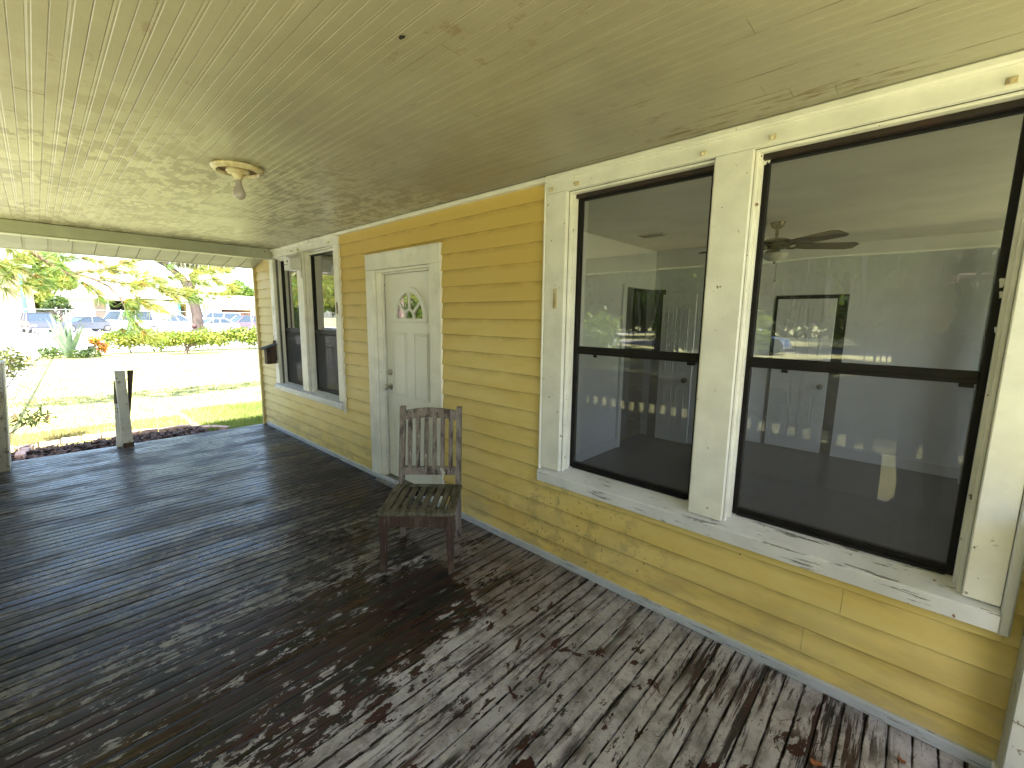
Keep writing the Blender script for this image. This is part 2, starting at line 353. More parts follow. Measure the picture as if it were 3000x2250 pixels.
def lawn_mat():
    g = G('sunny_lawn'); p = g.pos()
    c = g.mix(g.ss(g.noise(p, .9, 6, .65), .38, .62), (.27, .27, .11), (.38, .37, .16))
    c = g.mix(g.ss(g.noise(p, 5, 6, .7), .50, .66), c, (.47, .43, .22))
    return g.done(g.bsdf(c, .95, 0, g.bump(g.noise(p, 30, 4, .6), .6, .02)))
M['lawn'] = lawn_mat()

# ------------------------------------------------------------------ mesh helper
class B:
    def __init__(s): s.v = []; s.f = []
    def add(s, vs, fs):
        o = len(s.v); s.v += [tuple(v) for v in vs]; s.f += [tuple(i+o for i in f) for f in fs]; return s
    def box(s, x0, x1, y0, y1, z0, z1, bev=0):
        if bev:
            b = min(bev, (x1-x0)*.45, (y1-y0)*.45, (z1-z0)*.45)
            vs = []
            for ix, X in enumerate((x0, x1)):
                for iy, Y in enumerate((y0, y1)):
                    for iz, Z in enumerate((z0, z1)):
                        sx, sy, sz = (1-2*ix)*b, (1-2*iy)*b, (1-2*iz)*b
                        vs += [(X, Y+sy, Z+sz), (X+sx, Y, Z+sz), (X+sx, Y+sy, Z)]
            def i(a, b_, c, k): return ((a*2+b_)*2+c)*3+k
            fs = []
            for a in (0, 1):
                fs.append([i(a, 0, 0, 0), i(a, 1, 0, 0), i(a, 1, 1, 0), i(a, 0, 1, 0)])
                fs.append([i(0, a, 0, 1), i(1, a, 0, 1), i(1, a, 1, 1), i(0, a, 1, 1)])
                fs.append([i(0, 0, a, 2), i(1, 0, a, 2), i(1, 1, a, 2), i(0, 1, a, 2)])
            for p_ in (0, 1):
                for q in (0, 1):
                    fs.append([i(p_, q, 0, 0), i(p_, q, 0, 1), i(p_, q, 1, 1), i(p_, q, 1, 0)])
                    fs.append([i(p_, 0, q, 0), i(p_, 0, q, 2), i(p_, 1, q, 2), i(p_, 1, q, 0)])
                    fs.append([i(0, p_, q, 1), i(0, p_, q, 2), i(1, p_, q, 2), i(1, p_, q, 1)])
                    for c in (0, 1): fs.append([i(p_, q, c, 0), i(p_, q, c, 1), i(p_, q, c, 2)])
            cc = Vector(((x0+x1)/2, (y0+y1)/2, (z0+z1)/2)); out = []
            for f in fs:
                a, b2, c2 = (Vector(vs[k]) for k in f[:3]); n = (b2-a).cross(c2-a)
                mid = sum((Vector(vs[k]) for k in f), Vector())/len(f)
                out.append(f if n.dot(mid-cc) > 0 else f[::-1])
            return s.add(vs, out)
        return s.add([(x0, y0, z0), (x1, y0, z0), (x1, y1, z0), (x0, y1, z0), (x0, y0, z1), (x1, y0, z1), (x1, y1, z1), (x0, y1, z1)],
                     [(3, 2, 1, 0), (4, 5, 6, 7), (0, 1, 5, 4), (1, 2, 6, 5), (2, 3, 7, 6), (3, 0, 4, 7)])
    def hexa(s, p):    # 8 points bottom ring, top ring
        return s.add(p, [(3, 2, 1, 0), (4, 5, 6, 7), (0, 1, 5, 4), (1, 2, 6, 5), (2, 3, 7, 6), (3, 0, 4, 7)])
    def prism(s, prof, fn0, fn1):
        n = len(prof); vs = [fn0(*p) for p in prof]+[fn1(*p) for p in prof]
        return s.add(vs, [tuple(range(n))[::-1], tuple(range(n, 2*n))]+[(i, (i+1) % n, n+(i+1) % n, n+i) for i in range(n)])
    def tube(s, pts, rad, n=8, cap=True):
        pts = [Vector(p) for p in pts]
        if not hasattr(rad, '__len__'): rad = [rad]*len(pts)
        rings = []; prev = None
        for k, p in enumerate(pts):
            d = (pts[min(k+1, len(pts)-1)]-pts[max(k-1, 0)]).normalized()
            a = prev if prev is not None else (Vector((0, 0, 1)) if abs(d.z) < .9 else Vector((1, 0, 0)))
            a = (a-d*a.dot(d)).normalized(); prev = a; b = d.cross(a)
            rings.append([p+(a*math.cos(t)+b*math.sin(t))*rad[k] for t in [2*math.pi*j/n for j in range(n)]])
        vs = [v for r in rings for v in r]; fs = []
        for k in range(len(pts)-1):
            for j in range(n): fs.append((k*n+j, k*n+(j+1) % n, (k+1)*n+(j+1) % n, (k+1)*n+j))
        if cap: fs += [tuple(range(n))[::-1], tuple((len(pts)-1)*n+j for j in range(n))]
        return s.add(vs, fs)
    def lathe(s, prof, c=(0, 0, 0), axis='z', n=24, sy=1):
        vs = []; c = Vector(c)
        for r, h in prof:
            for j in range(n):
                t = 2*math.pi*j/n; a, b = r*math.cos(t), r*math.sin(t)*sy
                vs.append(c+(Vector((a, b, h)) if axis == 'z' else Vector((a, h, b)) if axis == 'y' else Vector((h, a, b))))
        fs = []
        for k in range(len(prof)-1):
            for j in range(n): fs.append((k*n+j, k*n+(j+1) % n, (k+1)*n+(j+1) % n, (k+1)*n+j))
        fs += [tuple(range(n))[::-1], tuple((len(prof)-1)*n+j for j in range(n))]
        return s.add(vs, fs)
    def ball(s, c, r, n=12, m=8, sx=1, sy=1, sz=1):
        return s.lathe([(max(1e-4, r*math.sin(math.pi*k/m)), -r*sz*math.cos(math.pi*k/m)) for k in range(m+1)], c, 'z', n)

import bmesh
def fixn(me):
    bm = bmesh.new(); bm.from_mesh(me); bmesh.ops.recalc_face_normals(bm, faces=bm.faces); bm.to_mesh(me); bm.free()
def wloc(o):
    v = Vector(o.location)
    while o.parent: o = o.parent; v = v+Vector(o.location)
    return v
def obj(name, mb, mat, parent=None, smooth=False, local=False, origin=None):
    """link one mesh object; vertices are in world space unless local"""
    me = bpy.data.meshes.new(name)
    o = bpy.data.objects.new(name, me); col.objects.link(o)
    org = Vector(origin) if origin is not None else Vector((0, 0, 0))
    if parent is not None: o.parent = parent
    if not local:
        pw = wloc(parent) if parent is not None else Vector((0, 0, 0))
        sub = org if origin is not None else pw
        o.location = sub-pw
        me.from_pydata([tuple(Vector(v)-sub) for v in mb.v], [], mb.f)
    else:
        o.location = org; me.from_pydata(mb.v, [], mb.f)
    fixn(me); me.materials.append(mat)
    if smooth:
        me.polygons.foreach_set('use_smooth', [True]*len(me.polygons))
        try: me.set_sharp_from_angle(angle=R(40))
        except Exception: pass
    me.update()
    return o
def tag(o, label=None, cat=None, group=None, kind=None):
    if label: o['label'] = label
    if cat: o['category'] = cat
    if group: o['group'] = group
    if kind: o['kind'] = kind
    return o
def empty(name, loc, label=None, cat=None, group=None, kind=None, rz=0):
    o = bpy.data.objects.new(name, None); col.objects.link(o); o.location = loc; o.rotation_euler = (0, 0, rz)
    o.empty_display_size = .1
    return tag(o, label, cat, group, kind)
def inst(name, me, parent, loc, rot=(0, 0, 0), sc=(1, 1, 1)):
    o = bpy.data.objects.new(name, me); col.objects.link(o); o.parent = parent; o.location = loc; o.rotation_euler = rot; o.scale = sc; return o
def copy_tree(o, parent=None):
    c = o.copy(); col.objects.link(c); c.parent = parent
    for ch in list(o.children): copy_tree(ch, c)
    return c
def quads(name, V, mat, parent=None, origin=None, smooth=False):
    """V: (n,4,3) array of quads as one mesh"""
    V = np.asarray(V, dtype=np.float32); n = len(V); org = Vector(origin) if origin is not None else (wloc(parent) if parent is not None else Vector((0, 0, 0)))
    me = bpy.data.meshes.new(name); k = V.shape[1]
    me.vertices.add(n*k); me.vertices.foreach_set('co', (V-np.array(org, dtype=np.float32)).ravel())
    me.loops.add(n*k); me.loops.foreach_set('vertex_index', np.arange(n*k, dtype=np.int32))
    me.polygons.add(n); me.polygons.foreach_set('loop_start', np.arange(0, n*k, k, dtype=np.int32))
    me.materials.append(mat); me.update(calc_edges=True)
    o = bpy.data.objects.new(name, me); col.objects.link(o)
    if parent is not None: o.parent = parent; o.location = org-wloc(parent)
    else: o.location = org
    return o
def leafquads(c, size, aspect=.5, droop=0., up=None):
    n = len(c)
    d = nr.normal(size=(n, 3)); d[:, 2] -= droop; d /= np.linalg.norm(d, axis=1, keepdims=True)
    e = nr.normal(size=(n, 3)); e -= (e*d).sum(1, keepdims=True)*d; e /= np.linalg.norm(e, axis=1, keepdims=True)
    s = size*nr.uniform(.6, 1.3, (n, 1))
    a = d*s; b = e*s*aspect*.5
    return np.stack([c, c+a*.5+b, c+a, c+a*.5-b], 1)
def blob_points(blobs, n, shell=.35):
    w = np.array([b[3]*b[4]*b[5] for b in blobs])**.7; w /= w.sum()
    k = nr.choice(len(blobs), n, p=w); bb = np.array(blobs)[k]
    d = nr.normal(size=(n, 3)); d /= np.linalg.norm(d, axis=1, keepdims=True)
    r = nr.uniform(0, 1, (n, 1))**shell
    lump = 1+.22*np.sin(d[:, :1]*7+bb[:, :1])*np.cos(d[:, 1:2]*6+bb[:, 1:2])
    return bb[:, :3]+d*r*bb[:, 3:6]*lump

# ================================================================== THE GROUND
gz = -.25
g_ = B(); g_.add([(-400, -400, gz), (400, -400, gz), (400, 400, gz), (-400, 400, gz)], [(0, 1, 2, 3)])
tag(obj('lawn', g_, M['lawn']), kind='structure')
b = B(); b.add([(-6.42, -2.75, gz+.012), (-6.42, -.25, gz+.012), (-7.5, -.3, gz+.012), (-7.95, -1.1, gz+.012), (-7.98, -2.75, gz+.012)], [(0, 1, 2, 3, 4)])
tag(obj('planting_bed', b, M['soil']), kind='structure')
b = B(); b.add([(-40, -60, gz+.004), (-27.4, -60, gz+.004), (-27.4, 60, gz+.004), (-40, 60, gz+.004)], [(0, 1, 2, 3)])
tag(obj('side_road', b, M['road']), kind='structure')
b = B(); b.add([(-27, -36, gz+.008), (120, -36, gz+.008), (120, -29, gz+.008), (-27, -29, gz+.008)], [(0, 1, 2, 3)])
tag(obj('front_road', b, M['asphalt2']), kind='structure')
b = B(); b.add([(-74, -60, gz+.004), (-50, -60, gz+.004), (-50, 60, gz+.004), (-74, 60, gz+.004)], [(0, 1, 2, 3)])
tag(obj('parking_lot', b, M['road']), kind='structure')

b = B(); b.add([(-27.2, -12, gz+.004), (-7, -12, gz+.004), (-7, -3.2, gz+.004), (-27.2, -2.35, gz+.004)], [(0, 1, 2, 3)])
tag(obj('driveway', b, M['road']), kind='structure')
# ================================================================== THE HOUSE
house = empty('yellow_house', (0, 0, gz), 'yellow lap-sided house wall with white-trimmed windows and a white door along the porch', 'house')
A = dict(x0=-5.85, x1=-3.89, z0=.60); D = dict(x0=-3.35, x1=-2.21, z1=2.157); W = dict(x0=-1.17, x1=.885, z0=.545)
XE, XR, H = -6.43, 2.6, 2.44
# sheathing behind the siding (pieces round the openings)
b = B()
def sh(x0, x1, z0, z1): b.box(x0, x1, .004, .12, z0, z1)
sh(XE+.02, -5.70, gz, 2.43); sh(-5.70, -4.0, gz, .64); sh(-4.96, -4.79, .64, 2.33); sh(-5.70, -4.0, 2.33, 2.43)
sh(-4.0, -3.26, gz, 2.43); sh(-3.26, -2.36, 2.05, 2.43); sh(-3.26, -2.36, gz, .0)
sh(-2.36, -1.03, gz, 2.43); sh(-1.03, .80, gz, .60); sh(-.19, -.04, .60, 2.33); sh(-1.03, .80, 2.33, 2.43); sh(.80, XR, gz, 2.43)
obj('wall', b, M['darkroom'], house)
# lap siding: every course a board
def prof(h): return [(.0, h+.012), (-.003, h+.012), (-.005, h), (-.0185, .007), (-.0190, .001), (-.0155, -.003), (-.002, -.001), (0, .004)]
meshcache = {}
def siding_piece(x0, x1, z, h):
    key = (round(x1-x0, 3), round(h, 4))
    if key not in meshcache:
        bb = B(); L = x1-x0; bb.prism(prof(h), lambda y, zz: (0, y, zz), lambda y, zz: (L, y, zz))
        me = bpy.data.meshes.new('siding_board'); me.from_pydata(bb.v, [], [f[::-1] for f in bb.f]); me.materials.append(M['siding']); fixn(me); meshcache[key] = me
    inst('siding_board', meshcache[key], house, (x0, 0, z-gz), (R(rnd.uniform(-.25, .25)), 0, 0))
k0 = -2
for k in range(k0, 20):
    z = .0115+.1215*k; h = .1215
    if z+h > 2.435: h = 2.432-z-.012
    if h < .02: continue
    zt = z+h
    segs = []
    def sub(xs, a, c):
        out = []
        for p, q in xs:
            if c <= p or a >= q: out.append((p, q)); continue
            if a > p: out.append((p, a))
            if c < q: out.append((c, q))
        return out
    segs = [(XE, XR)]
    for (a, c, lo, hi) in ((A['x0']+.01, A['x1']-.01, .63, 2.5), (D['x0']+.01, D['x1']-.01, -.1, D['z1']-.02), (W['x0']+.01, .905, .58, 2.5)):
        if zt > lo+.03 and z < hi-.03: segs = sub(segs, a, c)
    for p, q in segs:
        if q-p > 2.2:
            j = p+(q-p)*rnd.uniform(.3, .7)
            if k == 2 and p < -1.33 < q: j = -1.33
            siding_piece(p, j, z, h); siding_piece(j+.0015, q, z, h)
        else: siding_piece(p, q, z, h)
bb = B(); bb.prism([(0, .031), (-.004, .030), (-.016, .004), (-.016, .0), (0, 0)], lambda y, z: (D['x0']-.02, y, z+2.1695), lambda y, z: (D['x1']+.02, y, z+2.1695)); obj('siding_board', bb, M['siding'], house)
bb = B(); bb.prism([(0, .047), (-.006, .046), (-.0185, .007), (-.019, .001), (-.0155, -.003), (0, .0)], lambda y, z: (W['x0']+.009, y, z+.4975), lambda y, z: (.904, y, z+.4975)); obj('siding_board', bb, M['siding'], house)
# corner trim
b = B(); b.box(-6.475, -6.425, -.045, .05, gz, 2.27, .004); b.box(-6.47, -6.44, .05, .12, gz, 2.27)
obj('corner_trim', b, simple('yellow_corner_vinyl', (.62, .50, .22), (.58, .46, .20), .45), house)
b = B(); b.box(XE+.1, 1.0, -.034, -.001, .0, .047, .003)
obj('base_trim', b, M['basetrim'], house)
b = B(); b.box(A['x1']+.003, W['x0']-.003, -.05, -.001, 2.408, 2.438, .006)
obj('crown_moulding', b, M['white'], house)
b = B(); b.box(.92, XR, -.05, -.001, 2.408, 2.438, .006)
obj('crown_moulding', b, M['white'], house)
# side wall and back of house (closed box so that light is right from outside)
b = B()
b.box(-6.42, -6.30, .12, 9, gz, 2.5); b.box(-6.3, 3.25, 8.9, 9, gz, 2.5)
obj('side_wall', b, M['cream'], house)
b = B(); b.box(3.2, 3.25, 4.3, 8.9, gz, 2.5); obj('side_wall', b, M['cream'], house)
b = B(); b.box(XR, 3.25, 0, .12, gz, 2.45); obj('side_wall', b, M['cream'], house)
# main roof
b = B(); b.hexa([(-6.9, -.0, 2.545), (3.6, -.0, 2.545), (3.6, 9.4, 2.545), (-6.9, 9.4, 2.545), (-3.5, 3.6, 3.75), (1.5, 3.6, 3.75), (1.5, 5.6, 3.75), (-3.5, 5.6, 3.75)])
obj('roof', b, M['asphalt'], house)

def casing(b, x0, x1, z0, z1, y0=-.03): b.box(x0, x1, y0, 0, z0, z1, .003)
M['bstop'] = M['darkw']
def window_pair(x0, x1, m0, m1, ox0, ox1, zs, ztop, zsf, glassm, lowscreen, depth, ysash):
    """cased pair of single-hung windows: outer casing x0..x1, openings ox0..m0 and m1..ox1"""
    c = obj('window_casing', (lambda b: (casing(b, x0, ox0, zs-.01, ztop), casing(b, ox1, x1, zs-.01, ztop), casing(b, x0, x1, ztop+.0015, 2.425, -.032), casing(b, m0, m1, zs-.01, ztop, -.028),
          b.box(x0, x1, -.055, -.001, 2.405, 2.438, .007), b)[-1])(B()), M['white'], house)
    s = B(); prof_ = [(ysash+.01, zs-.03), (ysash+.01, zs+.012), (-.052, zs-.028), (-.056, zs-.034), (-.054, zsf), (-.006, zsf)]
    s.prism(prof_, lambda y, z: (x0-.005, y, z), lambda y, z: (x1, y, z))
    s.f = [f[::-1] for f in s.f]
    sl = obj('window_sill', s, M['sill'], house)
    for a, q in ((ox0, m0), (m1, ox1)):
        j = B(); t = .031
        j.box(a, a+.012, .0, depth, zs-.02, ztop, .002); j.box(q-.012, q, .0, depth, zs-.02, ztop, .002); j.box(a+.012, q-.012, .0, depth, ztop-.012, ztop, .002)
        j.box(a, a+.012+.010, .028, ysash-.004, zs+.0, ztop-.012, .002); j.box(q-.022, q, .028, ysash-.004, zs+.0, ztop-.012, .002)
        jm = obj('window_jamb', j, M['white'] if ysash > .05 else M['white'], house)
        f = B(); a2, q2 = a+.012, q-.012; y0, y1 = ysash, ysash+.03; zb, zt = zs+.012, ztop-.012
        f.box(a2, a2+t, y0, y1, zb, zt, .002); f.box(q2-t, q2, y0, y1, zb, zt, .002)
        f.box(a2+t, q2-t, y0, y1, zt-t, zt, .002); f.box(a2+t, q2-t, y0, y1+.0, zb, zb+.035, .002)
        f.box(a2+t, q2-t, y0-.012, y0+.001, zb, zb+.014, .002)
        wn = obj('window_sash', f, M['black'], house)
        zm = 1.42
        r_ = B(); r_.box(a2+t, q2-t, y0-.006, y1-.002, zm-.030, zm+.012, .003)
        r_.box(a2+t, q2-t, y0-.010, y0-.006, zm-.034, zm-.018, .001)
        obj('meeting_rail', r_, M['black'], wn)
        st_ = B(); st_.box(a2+.001, q2-.001, .034, y0-.003, zt-.022, zt-.001, .002); obj('window_stop', st_, M['bstop'] if x0 > -3 else M['white'], house)
        p1 = B(); p1.box(a2+t-.004, q2-t+.004, y0+.016, y0+.020, zm, zt-t+.004); obj('pane', p1, glassm, wn)
        p2 = B(); p2.box(a2+t-.004, q2-t+.004, y0+.018, y0+.022, zb+.03, zm-.02); obj('pane', p2, glassm, wn)
        if lowscreen:
            p3 = B(); p3.add([(a2+t, y0+.006, zb+.03), (q2-t, y0+.006, zb+.03), (q2-t, y0+.006, zm-.03), (a2+t, y0+.006, zm-.03)], [(0, 1, 2, 3)])
            obj('insect_screen', p3, M['screenA'] if x0 < -3 else M['screen'], wn)
        for l0, l1 in ((a2+.16, a2+.185), (q2-.08, q2-.04)):
            lt = B(); lt.box(l0, l1, y0-.016, y0-.008, zm-.048, zm-.034, .002); obj('sash_latch', lt, M['black'], wn)
    return c
window_pair(A['x0'], A['x1'], -4.96, -4.79, -5.72, -4.0, .69, 2.33, A['z0'], M['glassA'], True, .11, .07)
window_pair(W['x0'], W['x1'], -.195, -.035, -1.02, .79, .64, 2.335, W['z0'], M['glass'], True, .11, .066)
b = B(); b.box(.887, .917, -.036, 0, .53, 2.405, .005); obj('corner_strip', b, M['vinylw'], house)
b = B(); b.box(-3.888, -3.872, -.036, 0, .565, 2.405, .003); obj('corner_strip', b, M['white'], house)
b = B(); b.box(-1.184, -1.171, -.036, 0, .545, 2.405, .003); obj('corner_strip', b, M['white'], house)

# little painted blind brackets and a fretted hinge plate on the casings
def bracket(x, z):
    t = B(); t.box(x-.014, x+.014, -.036, -.03, z-.010, z+.012, .002); t.lathe([(.007, 0), (.007, -.016), (.004, -.018)], (x-.002, -.036, z-.002), 'y', 10)
    t.box(x+.002, x+.012, -.05, -.036, z+.0, z+.006, .001)
    obj('blind_bracket', t, M['fixture'], house)
for x in (-1.13, -.951, -.249, .033, .699, -5.68, -5.05, -4.86, -4.07): bracket(x, 2.36)
t = B(); t.box(-1.097, -1.071, -.034, -.03, 1.66, 1.78, .001)
for k in range(5): t.lathe([(.010, 0), (.010, -.005), (.005, -.006), (.005, -.003)], (-1.084, -.034, 1.675+.023*k), 'y', 10)
obj('fretted_plate', t, M['fixture'], house)
t = B(); t.box(-3.965, -3.945, -.034, -.03, 1.62, 1.74, .001)
for k in range(4): t.box(-3.962, -3.948, -.038, -.034, 1.63+.028*k, 1.645+.028*k, .001)
obj('fretted_plate', t, M['rust'], house)
t = B(); t.box(-5.80, -5.785, -.036, -.03, 1.60, 1.72, .001); obj('fretted_plate', t, M['white'], house)

# ---- door
dd_ = B(); casing(dd_, D['x0'], -3.217, 0.0, 2.02); casing(dd_, -2.355, D['x1'], 0.0, 2.02); casing(dd_, D['x0'], D['x1'], 2.0215, D['z1'], -.032)
dd_.box(D['x0']-.006, D['x1']+.006, -.038, 0, D['z1'], D['z1']+.012, .003)
obj('door_casing', dd_, M['white'], house)
j = B(); j.box(-3.217, -3.195, -.006, .11, .0, 2.02, .002); j.box(-2.375, -2.353, -.006, .11, .0, 2.02, .002); j.box(-3.195, -2.375, -.006, .11, 1.998, 2.02, .002)
j.box(-3.195, -3.183, .045, .062, .02, 1.998); j.box(-3.183, -2.375, .045, .06, 1.985, 1.998)
obj('door_jamb', j, M['white'], house)
th = B(); th.prism([(-.075, .0), (-.07, .016), (.02, .028), (.11, .03), (.11, .0)], lambda y, z: (-3.21, y, z), lambda y, z: (-2.35, y, z)); th.f = [f[::-1] for f in th.f]
obj('threshold', th, simple('grey_metal_threshold', (.22, .22, .20), (.14, .13, .12), .4, 20), house)
dx0, dx1, dz0, dz1, dy = -3.178, -2.380, .040, 1.985, .072
dc = (dx0+dx1)/2
dw = B(); dw.box(dx0, dx1, dy, dy+.045, dz0, dz1, .002)
door = obj('door', dw, M['door'], house)
def raised(x0, x1, z0, z1):
    q = B()
    # recessed moulding ring + raised field, standing proud a few mm
    for i_, (g1, h1) in enumerate(((0, .004), (.016, .006))): pass
    w_ = .012
    q.box(x0, x0+w_, dy-.010, dy+.001, z0, z1, .004); q.box(x1-w_, x1, dy-.010, dy+.001, z0, z1, .004)
    q.box(x0+w_, x1-w_, dy-.010, dy+.001, z0, z0+w_, .004); q.box(x0+w_, x1-w_, dy-.010, dy+.001, z1-w_, z1, .004)
    q.box(x0+w_+.012, x1-w_-.012, dy-.008, dy+.001, z0+w_+.012, z1-w_-.012, .007)
    return obj('door_panel', q, M['door'], door)
for x0_, x1_ in ((dx0+.115, dx0+.115+.225), (dx1-.115-.225, dx1-.115)):
    raised(x0_, x1_, .86, 1.46); raised(x0_, x1_, .20, .70)
fz, fr_ = 1.585, .245
fn = B()
arc = [(math.cos(math.pi*k/20), math.sin(math.pi*k/20)) for k in range(21)]
def ring(bm, r0_, r1_, ya, yb, sz=1.08):
    vs = []; fs = []
    for c_, s_ in arc:
        vs += [(dc+r1_*c_, ya, fz+r1_*s_*sz), (dc+r1_*c_*.99, yb, fz+r1_*s_*sz*.99), (dc+r0_*c_*1.01, yb, fz+r0_*s_*sz*1.01), (dc+r0_*c_, ya, fz+r0_*s_*sz)]
    for k in range(20):
        a_ = k*4
        for u_, v_ in ((0, 1), (1, 2), (2, 3)): fs.append((a_+u_, a_+4+u_, a_+4+v_, a_+v_))
    bm.add(vs, fs)
ring(fn, fr_-.035, fr_+.012, dy, dy-.016); fn.box(dc-fr_-.012, dc+fr_+.012, dy-.016, dy, fz-.035, fz+.0, .004)
fl = obj('fan_window', fn, M['door'], door)
mn = B(); ring(mn, .062, .082, dy-.004, dy-.013)
for ang in (38, 90, 142):
    c_, s_ = math.cos(R(ang)), math.sin(R(ang)); px_, pz_ = -s_*.009, c_*.009
    a1, a2 = .078, .215
    P4 = [(dc+c_*a1+px_, fz+(s_*a1)*1.05+pz_), (dc+c_*a1-px_, fz+(s_*a1)*1.05-pz_), (dc+c_*a2-px_, fz+(s_*a2)*1.08-pz_), (dc+c_*a2+px_, fz+(s_*a2)*1.08+pz_)]
    mn.hexa([(p[0], dy-.003, p[1]) for p in P4]+[(p[0], dy-.013, p[1]) for p in P4])
obj('muntin', mn, M['door'], fl)
gp = B(); pts = [(dc+(fr_-.03)*c_, dy-.002, fz+(fr_-.03)*s_*1.08) for c_, s_ in arc]; gp.add(pts, [tuple(range(len(pts)))]); obj('pane', gp, glass_mat('fanlight_glass', .02, 5.0), fl)
bk = B(); bk.add([(p[0], dy-.0008, p[2]) for p in pts], [tuple(range(len(pts)))]); obj('pane_backing', bk, M['dark'], fl)
kb = B(); kx = dx0+.062
kb.lathe([(.030, 0), (.032, -.004), (.028, -.008), (.013, -.012), (.011, -.035), (.024, -.042), (.029, -.054), (.026, -.066), (.012, -.070)], (kx, dy, .93), 'y', 20)
obj('door_knob', kb, M['nickel'], door, True)
kb = B(); kb.lathe([(.030, 0), (.031, -.008), (.027, -.018), (.014, -.020), (.012, -.026)], (kx, dy, 1.07), 'y', 20); kb.box(kx-.003, kx+.003, dy-.036, dy-.02, 1.055, 1.085, .001)
obj('deadbolt', kb, M['nickel'], door, True)

# ================================================================== PORCH FLOOR
floor = empty('porch_floor', (0, 0, 0), kind='structure')
dm = []
for v in range(6):
    bb = B(); wv = .0693+rnd.uniform(-.0010, .0008); L = 2.74
    pr_ = [(.0, -.024), (.0005, -.0045), (.0022, -.0012), (.006, 0), (wv*.5, .0003), (wv-.006, 0), (wv-.0022, -.0012), (wv-.0005, -.0045), (wv, -.024)]
    bb.prism(pr_, lambda x, z: (x, 0, z), lambda x, z: (x, -L, z))
    me = bpy.data.meshes.new('deck_board'); me.from_pydata(bb.v, [], bb.f); me.materials.append(M['deck']); fixn(me); dm.append(me)
x = -6.40; i = 0
while x < 1.65:
    inst('deck_board', dm[rnd.randrange(6)], floor, (x, -.002, rnd.uniform(-.0014, .0010)), (0, R(rnd.uniform(-.5, .5)), R(rnd.uniform(-.04, .04)))); x += .0713; i += 1
b = B(); b.box(-6.42, 1.7, -2.70, -.0, gz, -.028)
tag(obj('floor_framing', b, M['dark'], floor), kind='structure')
b = B(); b.box(-6.45, -6.405, -2.74, -.01, -.10, -.004, .003); obj('edge_board', b, M['deck'], floor)

# ================================================================== PORCH CEILING
ceiling = empty('porch_ceiling', (0, 0, H), kind='structure')
cw = .0832
cp = [(0, .0), (0, .010), (0, .0), ]
pr_ = [(0.0, .012), (0.0, .0016), (.0022, 0), (cw*.5-.008, 0), (cw*.5-.0055, .0014), (cw*.5-.003, 0.0008), (cw*.5, 0), (cw*.5+.003, .0008), (cw*.5+.0055, .0014), (cw*.5+.008, 0), (cw-.0022, 0), (cw, .0016), (cw, .012)]
y = -.0; row = 0
while y > -3.05:
    cuts = [-5.70]; xx = -5.70
    while xx < 1.9:
        xx += rnd.uniform(2.2, 4.0); cuts.append(min(xx, 1.9))
    cuts[-1] = 1.9
    for a, q in zip(cuts[:-1], cuts[1:]):
        if q-a < .05: continue
        bb = B(); L = q-a-.0015
        bb.prism(pr_, lambda yy, z: (0, -yy, z), lambda yy, z: (L, -yy, z)); 
        o = obj('ceiling_board', bb, M['ceil'], ceiling, local=True, origin=(a, y, rnd.uniform(-.0012, .0012)))
        o.rotation_euler = (R(rnd.uniform(-.35, .35)), 0, 0)
    y -= cw+.0004; row += 1
b = B(); b.box(-5.75, 1.9, -3.12, .0, H+.014, H+.05); q = B(); q.v = [(-.68+.013*math.cos(t)*(1+.3*math.sin(3*t)), -1.361+.008*math.sin(t)*(1+.3*math.cos(5*t)), H-.003) for t in [k*.5236 for k in range(12)]]; q.f = [tuple(range(12))]
obj('knot_hole', q, M['hole'], ceiling)
tag(obj('ceiling_deck', b, M['dark'], ceiling), kind='structure')
# end beam, front beam
porch = empty('porch_roof_edge', (-5.76, -1.5, 2.3), 'pale roof beam with seamed white soffit panels at the lawn end of the porch', 'roof edge')
b = B(); b.box(-5.82, -5.70, -3.10, -.034, 2.322, 2.437, .004); b.box(-5.835, -5.695, -3.10, -.034, 2.312, 2.322, .002)
bm_ = obj('beam', b, M['beam'], porch)
y = -.036; i = 0
def zs_(x): return 2.375-(x+5.82)*-.16*-1 if False else 2.375+(x+5.82)*.19
sp = B(); L = .182
while y > -3.55:
    q = B()
    xa, xb = -5.822, -6.47
    za, zb_ = 2.375, 2.375-.19*.648
    y1_ = y-L
    # panel with a raised lip along one edge
    q.hexa([(xb, y1_+.003, zb_), (xa, y1_+.003, za), (xa, y, za), (xb, y, zb_), (xb, y1_+.003, zb_+.008), (xa, y1_+.003, za+.008), (xa, y, za+.008), (xb, y, zb_+.008)])
    q.hexa([(xb, y1_+.003, zb_-.007), (xa, y1_+.003, za-.007), (xa, y1_+.016, za-.004), (xb, y1_+.016, zb_-.004), (xb, y1_+.003, zb_+.001), (xa, y1_+.003, za+.001), (xa, y1_+.016, za+.001), (xb, y1_+.016, zb_+.001)])
    obj('soffit_panel', q, M['soffit'], porch); y = y1_; i += 1
b = B(); b.box(-6.50, -6.47, -3.6, .12, 2.244, 2.52, .003); obj('fascia', b, M['vinylw'], porch)
b = B(); b.hexa([(-6.52, -3.6, 2.52), (2.6, -3.6, 2.52), (2.6, .0, 2.54), (-6.52, .0, 2.54), (-6.52, -3.6, 2.56), (2.6, -3.6, 2.56), (2.6, .0, 3.1), (-6.0, .0, 3.1)])
obj('roof', b, M['asphalt'], porch)
b = B(); b.box(-5.69, 2.0, -3.12, -3.0, 2.24, 2.437, .004); obj('front_beam', b, M['beam'], porch)
b = B(); b.box(-6.47, 2.6, -3.58, -3.12, 2.345, 2.36); b.box(-6.47, 2.6, -3.61, -3.58, 2.31, 2.52); obj('front_soffit', b, M['soffit'], porch)  # unseen front overhang, its reach set to keep sun off the porch floor
